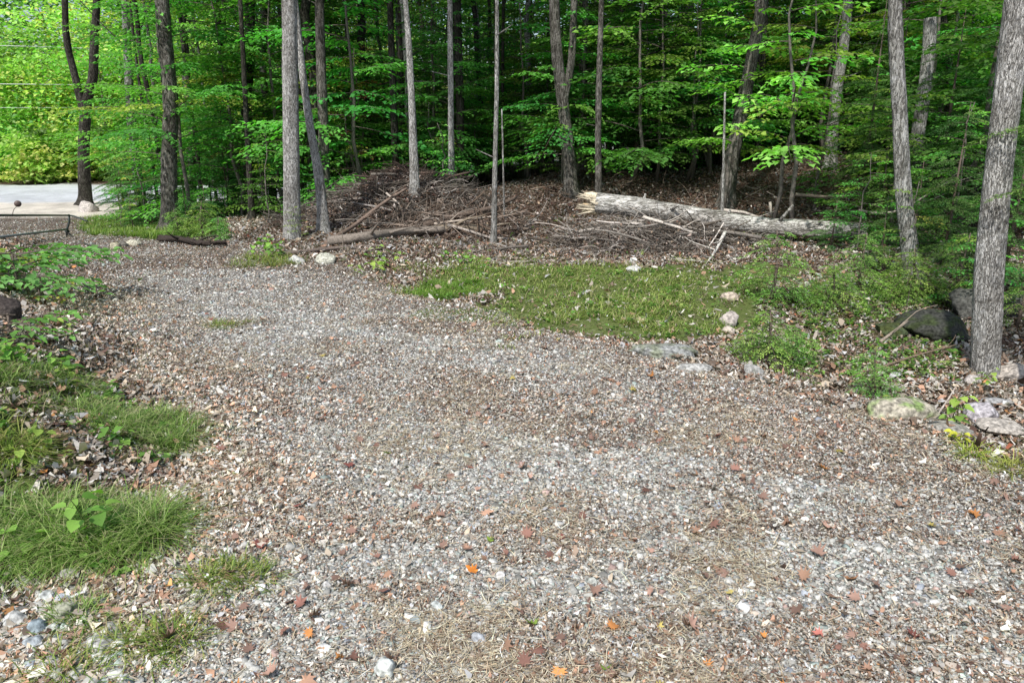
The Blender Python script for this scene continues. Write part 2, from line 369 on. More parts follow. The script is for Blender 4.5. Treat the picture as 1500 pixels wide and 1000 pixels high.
def litter_piece(n, g, size):
    # bent strip of 2 quads, outline tapered both ends
    u = np.array([-.5, -.5, .06, .06, .5, .5]); v = np.array([-.10, .12, -.34, .34, -.05, .05])
    T = np.zeros((n, 6, 3)); sc = size[:, None]
    asp = g.uniform(.25, .95, n)[:, None]; curl = g.normal(.4, 1.0, n)[:, None]; fold = g.normal(.3, .6, n)[:, None]
    T[..., 0] = u*sc+g.normal(0, .06, (n, 6))*sc; T[..., 1] = v*sc*asp*1.1+g.normal(0, .06, (n, 6))*sc
    T[..., 2] = (curl*u**2+fold*np.abs(v))*sc+g.normal(0, .05, (n, 6))*sc
    return T, np.array([[0, 2, 3, 1], [2, 4, 5, 3]])
def litter_mesh(name, x, y, g, size, pal, tilt, lift, jit=.28, shade=None, label=None, cat='leaf litter'):
    n = len(x); T, Fq = litter_piece(n, g, size)
    R = rotz_tilt(n, g, tilt); P = np.stack([x, y, height(x, y)+g.uniform(.001, 1, n)**1.5*lift+.002], 1)
    V = np.einsum('nij,nkj->nki', R, T)+P[:, None]
    low = V.reshape(n, 6, 3)
    C = np.repeat(pick(g, n, pal, jit), 6, 0)
    if shade is not None: C = C*np.repeat(shade, 6)[:, None]
    Q = (Fq[None]+(np.arange(n)*6)[:, None, None]).reshape(-1, 4)
    o = link(name, fast_mesh(name, low.reshape(-1, 3), [Q], C), M['litter']); tag(o, label, cat, kind='stuff'); return o

# gravel stones
def build_gravel():
    x, y, g = sample(660000, 1.5, 24, -41, 41, 21)
    dm = drive_mask(x, y); pt = patch(x, y)
    corner = (inpoly(x, y, wpoly([(-80, 1080), (-80, 850), (90, 850), (170, 900), (200, 1080)])))
    acc = (dm > .35) & (g.random(len(x)) < (1-.8*pt)) | corner & (g.random(len(x)) < .9)
    x, y, corner = x[acc], y[acc], corner[acc]; n = len(x)
    size = np.exp(g.normal(math.log(.0062), .45, n))*(1+.075*np.hypot(x, y)); size = np.where(corner, size*1.7, size); size = np.clip(size, .004, .045)
    c = np.array([[-1, -1, -1], [1, -1, -1], [1, 1, -1], [-1, 1, -1], [-1, -1, 1], [1, -1, 1], [1, 1, 1], [-1, 1, 1]], float)*.5
    T = c[None]*(1+g.normal(0, .12, (n, 8, 1)))+g.normal(0, .13, (n, 8, 3))
    T[:, 4:, :2] *= .72
    T = T*np.stack([g.uniform(.8, 1.4, n), g.uniform(.7, 1.1, n), g.uniform(.3, .7, n)], 1)[:, None]*size[:, None, None]
    R = rotz_tilt(n, g, .25); P = np.stack([x, y, height(x, y)+size*.12], 1)
    V = (np.einsum('nij,nkj->nki', R, T)+P[:, None]).reshape(-1, 3)
    Fq = np.array([[0, 3, 2, 1], [4, 5, 6, 7], [0, 1, 5, 4], [1, 2, 6, 5], [2, 3, 7, 6], [3, 0, 4, 7]])
    Q = (Fq[None]+(np.arange(n)*8)[:, None, None]).reshape(-1, 4)
    C = np.repeat(pick(g, n, GRAVEL, .22), 8, 0)
    o = link('gravel', fast_mesh('gravel', V, [Q], C), M['stone'])
    tag(o, 'grey crushed stone gravel covering the driveway', 'gravel', kind='stuff')
build_gravel()

def build_litter():
    # on the drive
    x, y, g = sample(780000, 1.5, 25, -42, 42, 31)
    dm = drive_mask(x, y); pt = patch(x, y)
    k = (dm > .3) & (g.random(len(x)) < .12+.88*pt); x, y = x[k], y[k]; r = np.hypot(x, y)
    size = np.clip(np.exp(g.normal(math.log(.0100), .42, len(x)))*(1+.055*r)*(1+.7*(1-ss(.1, 1.0, x-edgeL(y)))), .006, .06)
    dk = 1.22-.36*ss(7, 11, y-.2*x)+.25*(1-ss(.1, 1.3, x-edgeL(y)))*(1-ss(6, 9, y))-.25*ss(.45, .7, fbm(x+50, y+9, 1.7, 3))  # far drive litter painted darker as shade; edge and patch terms are leaf tone
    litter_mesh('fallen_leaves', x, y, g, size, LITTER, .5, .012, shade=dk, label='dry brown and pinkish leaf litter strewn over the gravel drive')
    # forest floor and banks
    x, y, g = sample(720000, 1.5, 34, -56, 56, 32)
    dm = drive_mask(x, y); gr = green(x, y); rm = road_mask(x, y)
    k = (dm < .6) & (rm < .1) & (g.random(len(x)) < 1-.90*gr); x, y = x[k], y[k]; r = np.hypot(x, y)
    size = np.clip(np.exp(g.normal(math.log(.021), .45, len(x)))*(1+.06*r), .010, .09)
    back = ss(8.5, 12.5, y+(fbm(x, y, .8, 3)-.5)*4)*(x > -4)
    sh = .98-.50*back  # litter at the back painted darker, woodland shade set into its colour
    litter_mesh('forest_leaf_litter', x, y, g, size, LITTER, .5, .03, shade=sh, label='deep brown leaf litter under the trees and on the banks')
    # coloured maple leaves
    lobes = 11; a = np.linspace(-.5*PI, 1.5*PI, lobes*2, endpoint=False)
    rad = np.tile([1.0, .52], lobes)*np.interp(np.abs(((a-PI/2+PI) % (2*PI))-PI), [0, 1, 2, PI], [1, .95, .75, .35])
    x, y, g = sample(900, 1.7, 16, -42, 42, 33); k = (g.random(len(x)) < .55+.45*patch(x, y)) & (green(x, y) < .5); x, y = x[k], y[k]; n = len(x)
    T = np.zeros((n, len(a)+1, 3)); s = g.uniform(.018, .042, n)[:, None]
    T[:, 1:, 0] = np.cos(a)*rad*s; T[:, 1:, 1] = np.sin(a)*rad*s; q = g.normal(.3, .5, n)[:, None]; q2 = g.normal(0, .4, n)[:, None]
    T[..., 2] = (q*T[..., 0]**2+q2*T[..., 1]**2)/s+g.normal(0, .06, T.shape[:2])*s
    R = rotz_tilt(n, g, .3); P = np.stack([x, y, height(x, y)+.012+g.random(n)*.012], 1)
    V = (np.einsum('nij,nkj->nki', R, T)+P[:, None]).reshape(-1, 3); m = len(a)
    f = np.array([[0, 1+i, 1+(i+1) % m] for i in range(m)]); Tt = (f[None]+(np.arange(n)*(m+1))[:, None, None]).reshape(-1, 3)
    C = np.repeat(pick(g, n, [(3, (.26, .14, .11)), (.6, (.30, .11, .09)), (4, (.38, .23, .16)), (.5, (.55, .24, .08)), (.4, (.46, .38, .12)), (7, (.30, .19, .15)), (.25, (.22, .32, .06))], .25), m+1, 0)
    tag(link('coloured_leaves', fast_mesh('coloured_leaves', V, [Tt], C), M['litter']), 'red, orange and tan maple leaves lying scattered on the drive', 'fallen leaves', kind='stuff')
    # pine needles / dry stalks
    x, y, g = sample(170000, 1.5, 12, -41, 41, 34)
    den = ss(.46, .72, fbm(x+20, y+4, .38, 4)); dm = drive_mask(x, y)
    k = (g.random(len(x)) < .06+.55*den) & (green(x, y) < .5); x, y = x[k], y[k]; n = len(x)
    az = g.uniform(0, 2*PI, n); L_ = g.uniform(.03, .085, n)*(1+.03*np.hypot(x, y)); w = .0011*(1+.12*np.hypot(x, y))
    d = np.stack([np.cos(az), np.sin(az), g.normal(0, .12, n)], 1); sd = np.stack([-np.sin(az), np.cos(az), np.zeros(n)], 1)
    P = np.stack([x, y, height(x, y)+.006+g.random(n)*.014], 1); b = g.normal(0, .18, n)[:, None]
    mid = P+d*(L_/2)[:, None]+sd*b*L_[:, None]; end = P+d*L_[:, None]
    V = np.stack([P-sd*w[:, None], P+sd*w[:, None], mid+sd*w[:, None], mid-sd*w[:, None], end], 1).reshape(-1, 3); i = np.arange(n)*5
    C = np.repeat(pick(g, n, [(3, (.50, .43, .31)), (2, (.38, .29, .20)), (2, (.60, .54, .42)), (1.5, (.22, .15, .11))], .3), 5, 0)
    me = fast_mesh('pine_needle_litter', V, [np.stack([i+3, i+2, i+4], 1), np.stack([i, i+1, i+2, i+3], 1)], C)
    tag(link('pine_needle_litter', me, M['litter']), 'tan pine needles matted over the gravel in patches', 'needles', kind='stuff')
build_litter()

# ------------------------------------------------------------------ grass
GREENS = [(2, (.20, .34, .06)), (4, (.29, .41, .09)), (4, (.42, .50, .15)), (2.2, (.55, .53, .24)), (1.2, (.50, .43, .25))]
def blades(mb, x, y, g, L_, reach, pal, width=.0028, az=None, zoff=0.0, jit=.2):
    n = len(x)
    if az is None: az = g.uniform(0, 2*PI, n)
    P = np.stack([x, y, height(x, y)+zoff], 1); t = np.linspace(0, 1, 5)
    d = np.stack([np.cos(az), np.sin(az), np.zeros(n)], 1); sd = np.stack([-np.sin(az), np.cos(az), np.zeros(n)], 1)
    rc = reach*g.uniform(.5, 1.3, n); hh = np.sqrt(np.clip(1-rc**2*.6, .1, 1))
    droop = np.clip(rc*.7, 0, .85)
    out = []
    for k, tt in enumerate(t):
        c = P+d*(L_*rc*tt**1.4)[:, None]+np.array([0, 0, 1.0])*(L_*hh*(tt-droop*tt**2.4))[:, None]
        w = (width*(1-tt**1.5)+.0003)*(np.ones(n)); w = w[:, None]
        out += [c-sd*w, c+sd*w]
    V = np.stack(out, 1).reshape(-1, 3); f = np.array([[2*k, 2*k+1, 2*k+3, 2*k+2] for k in range(4)])
    Q = (f[None]+(np.arange(n)*10)[:, None, None]).reshape(-1, 4)
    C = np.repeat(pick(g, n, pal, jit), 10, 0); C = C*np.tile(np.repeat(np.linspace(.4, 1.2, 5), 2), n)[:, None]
    mb.add(V, Q=Q, col=C)
def herbs(mb, x, y, g, size, pal, hmax=.08, nl=4, jit=.2):
    n = len(x); xs = np.repeat(x, nl); ys = np.repeat(y, nl); hh = np.repeat(g.uniform(.2, 1, n)*hmax, nl); sz = np.repeat(size, nl)*g.uniform(.7, 1.2, n*nl)
    az = g.uniform(0, 2*PI, n*nl); D = np.stack([np.cos(az), np.sin(az), g.normal(.1, .25, n*nl)], 1)
    Nn = np.stack([g.normal(0, .3, n*nl), g.normal(0, .3, n*nl), np.ones(n*nl)], 1)
    P = np.stack([xs, ys, height(xs, ys)+hh*g.uniform(.6, 1.1, n*nl)], 1)+D*sz[:, None]*.15
    V, T = leaf_arrays(P, D, Nn, sz, sz*.7, .12); C = np.repeat(np.repeat(pick(g, n, pal, jit), nl, 0), 4, 0); mb.add(V, T, col=C)
def build_grass():
    mb = MB()
    x, y, g = sample(210000, 3.5, 13, -30, 35, 41); gg = inpoly(x+(fbm(x, y, .6, 4)-.5)*3.0, y+(fbm(y, x, .6, 4)-.5)*3.0, GRASS_R)
    den = ss(.40, .60, fbm(x+3, y, .5, 4)); k = gg & (g.random(len(x)) < .22+.78*den); x, y = x[k], y[k]
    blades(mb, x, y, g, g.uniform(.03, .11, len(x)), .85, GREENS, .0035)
    mb.build('grass', M['grass']); tag(bpy.data.objects['grass'], 'short green grass patch between the driveway and the brush piles', 'grass', kind='stuff')
    mb = MB()
    x, y, g = sample(60000, 10, 24, -42, -15, 42); gg = inpoly(x+(fbm(x, y, .4, 3)-.5)*.8, y, GRASS_G); x, y = x[gg], y[gg]
    blades(mb, x, y, g, g.uniform(.08, .2, len(x)), .5, [(3, (.22, .34, .07)), (2, (.32, .42, .10)), (1, (.12, .22, .04))], .006)
    tag(mb.build('verge_grass', M['grass']), 'yellow-green grass verge beside the gate and the road', 'grass', kind='stuff')
    # low leafy cover
    mb = MB()
    x, y, g = sample(60000, 1.6, 13, -46, 44, 43); gr = green(x, y); dm = drive_mask(x, y)
    p_ = np.where(inpoly(x, y, LEFT_B), .55, np.where(inpoly(x, y, LEFT_A), .05, np.where(inpoly(x, y, GRASS_R), .16, np.where(inpoly(x, y, RIGHT_P), .8, 0))))
    p_ = p_*ss(.35, .6, fbm(x+9, y+2, .45, 3))+np.where((dm < .1) & (y > 6) & (y < 12) & (x > -2.5), .035, 0)
    k = g.random(len(x)) < p_; x, y = x[k], y[k]
    herbs(mb, x, y, g, g.uniform(.02, .05, len(x)), [(3, (.13, .27, .05)), (3, (.20, .34, .08)), (1, (.34, .42, .12)), (1, (.09, .18, .04))], .07)
    tag(mb.build('ground_cover', M['herb']), 'small leafy herbs growing low among grass and leaf litter', 'ground cover', kind='stuff')
build_grass()
def tussock(px, py, rx, ry, n, L0, pal, label, reach=.95, w=.002, seed=0, hub=7, group=None):
    n = int(n*.62) if n > 1000 else n; hub = hub*2; L0 *= .85 if n > 1000 else 1
    c = hit(px, py); g = np.random.default_rng(seed+900)
    th = g.uniform(0, 2*PI, hub); q = np.sqrt(g.random(hub)); hx = c[0]+np.cos(th)*q*rx; hy = c[1]+np.sin(th)*q*ry
    i = g.integers(0, hub, n); x = hx[i]+g.normal(0, .04, n); y = hy[i]+g.normal(0, .04, n)
    mb = MB(); az = np.arctan2(y-hy[i], x-hx[i])+g.normal(0, 1.0, n)
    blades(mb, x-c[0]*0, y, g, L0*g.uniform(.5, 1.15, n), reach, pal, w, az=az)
    o = mb.mesh('grass_tussock'); v = np.empty(len(o.vertices)*3, np.float32); o.vertices.foreach_get('co', v); v = v.reshape(-1, 3)-c.astype(np.float32); o.vertices.foreach_set('co', v.ravel()); o.update()
    return tag(link('grass_tussock', o, M['grass'], loc=c), label, 'grass tussock', group)
PG = [(3, (.16, .28, .06)), (4, (.24, .37, .09)), (3, (.36, .46, .16)), (2, (.50, .50, .27)), (.8, (.48, .40, .26)), (.5, (.09, .16, .04))]
PY = [(3, (.30, .40, .09)), (2, (.42, .45, .13)), (1.5, (.45, .38, .2)), (2, (.16, .26, .05))]
tussock(150, 790, .23, .17, 5200, .27, PG, 'largest mounded tussock of fine arching green grass on the near left bank', seed=1, hub=14)
tussock(30, 795, .30, .18, 4200, .24, PG, 'green grass tussock cut by the left picture edge below the bank', seed=2, hub=12)
tussock(215, 640, .26, .22, 3600, .20, PG, 'drooping green grass tussock halfway along the left bank', seed=3, hub=12)
tussock(90, 585, .5, .3, 4200, .17, PG, 'wide flat sward of grass mixed with herbs on the left bank', seed=4, hub=22)
tussock(325, 850, .13, .05, 420, .10, PY, 'small sparse yellowish grass tuft alone in the leaf litter of the drive', seed=5, hub=5)
tussock(245, 945, .07, .04, 260, .11, PY, 'thin yellow-green grass tuft at the lower edge of the drive', seed=6, hub=3)
tussock(185, 950, .05, .04, 160, .10, PY, 'sparse pale grass tuft between two near stones', seed=7, hub=3)
tussock(118, 905, .05, .04, 300, .10, PG, 'small dark green grass tuft growing behind the grey stones', seed=8, hub=2)
tussock(100, 990, .08, .05, 170, .12, PY, 'yellowish grass blades at the bottom picture edge', seed=9, hub=3)
tussock(1428, 668, .035, .02, 130, .12, [(1, (.5, .6, .10))], 'bright yellow-green grass tuft in red leaves below the round stone', seed=10, hub=1)
tussock(1492, 690, .06, .03, 150, .12, [(1, (.5, .52, .14))], 'yellow grass tuft at the right picture edge', seed=11, hub=2)
tussock(392, 384, .38, .42, 1300, .17, PY, 'yellowing grass clump beside the two white stones near the pale trunk', seed=12, hub=14, w=.003)
tussock(655, 425, .40, .35, 3600, .14, [(3, (.20, .36, .06)), (1, (.3, .42, .1))], 'bright green grass clump at the near left end of the grass patch', seed=13, hub=22, w=.003)
tussock(330, 385+92, .2, .1, 300, .08, PY, 'faint grass tuft on the left side of the drive', seed=14, hub=4)
tussock(10, 668, .12, .1, 900, .17, PY, 'olive grass tuft at the left picture edge between two swards', seed=15, hub=4)
tussock(735, 385, .5, .25, 1700, .14, PY, 'dull olive grass clump below the thin sapling at the back of the grass patch', seed=16, hub=14, w=.003)

# ------------------------------------------------------------------ rocks
import bmesh
def rock_mesh(seed, sub=4, ang=.28):
    bm = bmesh.new(); bmesh.ops.create_icosphere(bm, subdivisions=sub, radius=1); V = np.array([v.co[:] for v in bm.verts]); T = np.array([[v.index for v in f.verts] for f in bm.faces]); bm.free()
    g = np.random.default_rng(seed); 
    for k in range(9):   # planar cuts give flat faces
        n = g.normal(size=3); n /= np.linalg.norm(n); d = g.uniform(.62, .9); s = V@n; V = V-np.outer(np.maximum(s-d, 0)*.97, n)
    nn = (fbm(V[:, 0]*2+seed, V[:, 1]*2+V[:, 2]*1.7, .8, 4)-.5); V = V*(1+ang*nn)[:, None]
    nn = (fbm(V[:, 0]*9+seed, V[:, 1]*9+V[:, 2]*7, .8, 3)-.5); V = V*(1+.16*nn)[:, None]
    nn = (fbm(V[:, 0]*23+seed, V[:, 1]*21+V[:, 2]*19, .8, 2)-.5); V = V*(1+.05*nn)[:, None]
    return V, T
def rock(px, py, w, h, col, label, seed, sub=4, depth=.8, name='rock', moss=None, rz=0, group=None, cat='rock'):
    """px,py: foot of the rock in the photo; w,h its width and height there"""
    c = hit(px, py); dist = np.linalg.norm(c-CAM); W = w/F*dist/2; H = h/F*dist
    V, T = rock_mesh(seed, sub); V = V/np.abs(V).max(0); V = V*np.array([W, W*depth, H*.62])
    V[:, 2] += H*.20
    a = rz; R = np.array([[math.cos(a), -math.sin(a), 0], [math.sin(a), math.cos(a), 0], [0, 0, 1]]); V = V@R.T
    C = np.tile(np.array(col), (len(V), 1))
    if moss is not None:
        mm = ss(.42, .6, fbm(V[:, 0]*14+seed, V[:, 1]*14+V[:, 2]*9, 1, 3))*ss(-.2, .3, V[:, 2]/H); C = C*(1-mm[:, None])+np.array(moss)*mm[:, None]
    sp_ = ss(.55, .7, fbm(V[:, 0]*30+seed, V[:, 1]*30+V[:, 2]*22, 1, 3))[:, None]; C = C*(1-.35*sp_)
    c = c+np.array([0, W*depth*.6, 0])
    c[2] = float(height(c[0], c[1]))
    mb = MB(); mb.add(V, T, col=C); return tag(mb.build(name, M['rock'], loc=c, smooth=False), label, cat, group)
GY = (.42, .42, .40); LG = (.52, .52, .49); BR = (.40, .34, .27); DK = (.14, .14, .13)
rock(975, 524, 105, 20, (.30, .31, .30), 'low flat grey ledge rock at the edge of the drive below the grass', 1, depth=.55, moss=(.2, .22, .16))
rock(1022, 545, 60, 12, (.40, .40, .38), 'half-buried gravelly rock just below the flat ledge', 25, depth=.6)
rock(1104, 552, 36, 18, (.34, .34, .32), 'rounded grey rock at the drive edge below the feathery yew bush', 52)
rock(1328, 616, 96, 30, (.40, .37, .30), 'long flat tan-topped rock in front of the yellow-green seedling', 3, depth=.5, moss=(.2, .28, .1))
rock(1440, 622, 46, 30, (.42, .40, .42), 'rounded mauve-grey stone beside the foot of the big near trunk', 4)
rock(1405, 640, 70, 16, (.3, .29, .26), 'dull brown flat rock behind the bright grass tuft', 26)
rock(1462, 597, 48, 12, (.33, .33, .33), 'thin dark grey slab above the mauve stone', 5, depth=.5)
rock(1498, 560, 60, 24, (.42, .38, .34), 'pale blocky rock cut by the right picture edge under the big trunk', 6)
rock(1427, 567, 22, 16, (.38, .35, .33), 'small brownish stone at the foot of the big near trunk', 7, sub=3)
rock(1472, 638, 60, 16, (.40, .37, .33), 'buff flat stone in the leaves under the right edge', 8)
rock(1446, 566, 12, 9, (.55, .25, .12), 'small round orange mushroom cap at the foot of the big trunk', 27, sub=3, depth=1, name='mushroom', cat='mushroom')
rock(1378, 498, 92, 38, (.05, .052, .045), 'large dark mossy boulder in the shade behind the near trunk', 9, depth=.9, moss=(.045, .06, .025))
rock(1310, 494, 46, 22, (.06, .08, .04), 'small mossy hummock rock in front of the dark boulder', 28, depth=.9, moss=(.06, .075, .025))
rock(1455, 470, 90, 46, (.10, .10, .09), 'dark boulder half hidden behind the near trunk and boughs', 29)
rock(1070, 443, 26, 14, (.46, .39, .32), 'small tan rock lying in the grass at its far right', 10, sub=3)
rock(1068, 478, 32, 22, (.40, .36, .33), 'pinkish-grey rock above the flat ledge at the grass edge', 11, sub=3)
rock(1068, 490, 20, 12, (.48, .42, .36), 'little pale stone touching the pinkish-grey rock', 30, sub=3)
rock(940, 473, 18, 8, (.5, .42, .3), 'small buff stone in the middle of the grass', 12, sub=3)
rock(433, 386, 24, 14, LG, 'left of the two white stones near the pale trunk', 13, sub=3)
rock(477, 388, 32, 18, (.50, .50, .42), 'right and larger of the two white stones near the pale trunk', 14, sub=3)
rock(125, 311, 26, 16, (.50, .46, .43), 'pale boulder against the foot of the forked tree by the road', 15, sub=3)
rock(167, 365, 15, 10, (.38, .36, .26), 'small olive stone where the gate cable ends', 16, sub=3)
rock(179, 361, 14, 9, (.16, .15, .13), 'dark stone between the two light ones at the cable end', 31, sub=3)
rock(194, 360, 22, 9, (.50, .48, .38), 'flat cream stone beside the dark one at the cable end', 17, sub=3)
rock(930, 398, 24, 8, (.5, .5, .48), 'small pale stone at the back of the grass below the twig pile', 32, sub=3)
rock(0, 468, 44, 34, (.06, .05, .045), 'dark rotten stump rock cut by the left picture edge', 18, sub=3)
for i, (px, py, w, h, c, lb) in enumerate([
    (66, 884, 24, 14, (.55, .58, .56), 'whitish stone behind the olive one in the near stone group'),
    (88, 908, 36, 20, (.36, .37, .28), 'largest olive-grey stone of the near stone group'),
    (15, 921, 34, 20, (.48, .49, .47), 'light grey stone at the left picture edge'),
    (50, 931, 26, 20, (.27, .33, .36), 'blue-grey stone below the olive one'),
    (72, 928, 20, 12, (.46, .48, .46), 'small light stone touching the blue-grey one'),
    (45, 951, 26, 13, (.36, .40, .42), 'grey-blue stone below the blue-grey one'),
    (140, 956, 36, 16, (.50, .49, .48), 'flat white stone on dark litter near the thin grass tufts'),
    (100, 848, 26, 14, (.48, .45, .43), 'pinkish stone at the edge of the big tussock'),
    (28, 864, 34, 12, (.46, .45, .44), 'pale stone below the grass at the left picture edge'),
    (565, 992, 34, 30, (.55, .58, .55), 'pale square stone at the bottom of the drive'),
    (640, 894, 22, 14, (.52, .56, .54), 'pale turquoise-white stone above the square one'),
    (608, 916, 18, 10, (.30, .34, .34), 'dark grey stone left of the pale turquoise one'),
    (698, 944, 26, 15, (.42, .44, .46), 'blue-grey chip beside the mat of dry needles'),
    (732, 848, 18, 10, (.58, .57, .55), 'white chip just right of the orange leaf'),
    (868, 858, 16, 12, (.48, .50, .46), 'greenish round pebble right of the orange leaf'),
    (478, 862, 16, 10, (.58, .57, .55), 'small white pebble left of the orange leaf'),
    (810, 802, 11, 8, (.6, .59, .56), 'tiny white pebble further up the middle of the drive'),
    (700, 772, 12, 8, (.55, .55, .52), 'tiny grey-white pebble directly up the drive from the orange leaf')]):
    rock(px, py, w, h, c, lb, 40+i, sub=3, name='stone', cat='stone')
# the orange maple leaf
def big_leaf(px, py, s, col, label, seed):
    c = hit(px, py); g = np.random.default_rng(seed); k = [(0, -.1), (.25, -.3), (.5, -.25), (.42, -.02), (.95, .1), (.62, .3), (.8, .62), (.38, .5), (.3, .7), (0, 1.1), (-.3, .7), (-.38, .5), (-.8, .62), (-.62, .3), (-.95, .1), (-.42, -.02), (-.5, -.25), (-.25, -.3)]
    V = np.array([(0, .25, 0)]+[(a, b, 0) for a, b in k], float)*s; V[:, 2] = (V[:, 0]**2*.5+V[:, 1]**2*.35)/s+g.normal(0, .05*s, len(V))+.018; n = len(k)
    mb = MB(); C = np.clip(np.array(col)*np.exp(g.normal(0, .25, len(V)))[:, None], 0, .9)
    mb.add(V, [(0, 1+i, 1+(i+1) % n) for i in range(n)], col=C)
    o = mb.build('maple_leaf', M['litter'], loc=c); o.rotation_euler = (.15, .1, g.uniform(0, 6)); return tag(o, label, 'leaf')
big_leaf(694, 843, .036, (.75, .26, .05), 'bright orange maple leaf lying alone in the middle of the near drive', 3)
big_leaf(1245, 853, .03, (.40, .20, .10), 'tan curled leaf on the right half of the near drive', 4)
big_leaf(718, 797, .022, (.25, .36, .06), 'small green leaf just above the orange leaf', 5)
big_leaf(1215, 778, .04, (.55, .35, .27), 'large pinkish dry leaf on the right side of the drive', 6)
big_leaf(1442, 630, .035, (.62, .13, .08), 'bright red leaf leaning on the mauve stone', 7)
big_leaf(438, 890, .035, (.30, .15, .12), 'brown leaf left of the white pebble on the near drive', 8)
big_leaf(1118, 938, .02, (.62, .26, .08), 'small orange leaf low on the right of the near drive', 9)
big_leaf(95, 985, .04, (.45, .28, .20), 'large tan leaf at the lower left corner of the stones', 10)

# ------------------------------------------------------------------ foliage prototypes
def spray(mb, tw, g, p0, az, L_, el, droop, leaf, pal, tw_gap=.10, tw_len=.46, jit=.22, wid=.62, tint=1.0):
    n = max(3, int(L_/tw_gap)); t = np.linspace(0, 1, n+1)
    d = np.array([math.cos(az), math.sin(az), 0]); sd = np.array([-math.sin(az), math.cos(az), 0]); wob = g.normal(0, .05)*L_
    path = p0+np.outer(t*L_, d)+np.outer(t*L_*math.sin(el)-droop*L_*t**2, [0, 0, 1])+np.outer(wob*np.sin(t*3), sd)
    tw.add(*tube(path, np.linspace(.004+.006*L_, .002, n+1), 3, cap=False), col=(.13, .11, .09))
    Ps, Ds = [], []
    for k in range(max(1, int(n*.2)), n+1):
        for s in (-1, 1):
            if g.random() < .12: continue
            l2 = tw_len*L_*(1-.75*abs(t[k]-.45))*g.uniform(.6, 1.1); a2 = az+s*g.uniform(.6, 1.05)
            m = max(2, int(l2/(leaf*.62))); u = (np.arange(m)+.6)/m
            dd = np.array([math.cos(a2), math.sin(a2), g.normal(-.08, .1)])
            q = path[k]+np.outer(u*l2, dd)-np.outer(u**2*l2*.15, [0, 0, 1])
            alt = np.where(np.arange(m) % 2 == 0, 1, -1); la = a2+alt*g.uniform(.5, .95, m); la[-1] = a2
            Ps.append(q); Ds.append(np.stack([np.cos(la), np.sin(la), g.normal(-.18, .2, m)], 1))
    P = np.concatenate(Ps); D = np.concatenate(Ds); m = len(P)
    Nn = np.stack([g.normal(0, .28, m), g.normal(0, .28, m), np.ones(m)], 1)
    sz = leaf*g.uniform(.7, 1.2, m); V, T = leaf_arrays(P, D, Nn, sz, sz*wid, .14)
    base = pick(g, 1, pal, .12)[0]*tint; C = np.clip(base*np.exp(g.normal(0, jit, m))[:, None], 0, .8)
    mb.add(V, T, col=np.repeat(C, 4, 0))
BEECH = [(4, (.10, .26, .055)), (3, (.14, .32, .065)), (2, (.20, .39, .075)), (.3, (.34, .40, .08))]
BRIGHT = [(4, (.24, .48, .09)), (2, (.33, .55, .11)), (.3, (.55, .50, .12))]
def sapling_proto(name, seed, H, nb, bl, leaf, pal, z0=.7, el=.3, droop=.18, up=False):
    g = np.random.default_rng(seed); crown, tr = MB(), MB()
    m = 9; z = np.linspace(0, H, m); path = np.stack([np.cumsum(g.normal(0, .05, m)), np.cumsum(g.normal(0, .05, m)), z], 1); path[0, :2] = 0
    tr.add(*tube(path, np.linspace(.012+.006*H, .006, m), 7), col=(.18, .16, .14))
    for i in range(nb):
        zz = z0+(H-z0)*((i+g.random())/nb)**.9; p0 = np.array([np.interp(zz, z, path[:, k]) for k in range(3)])
        rel = (zz-z0)/(H-z0); L_ = bl*(1.05-.65*rel)*g.uniform(.6, 1.15)
        spray(crown, tr, g, p0, i*2.4+g.normal(0, .5), L_, el+g.normal(0, .12), droop+g.uniform(-.05, .1), leaf, pal)
    return tr.mesh(name+'_trunk', False), crown.mesh(name+'_crown')
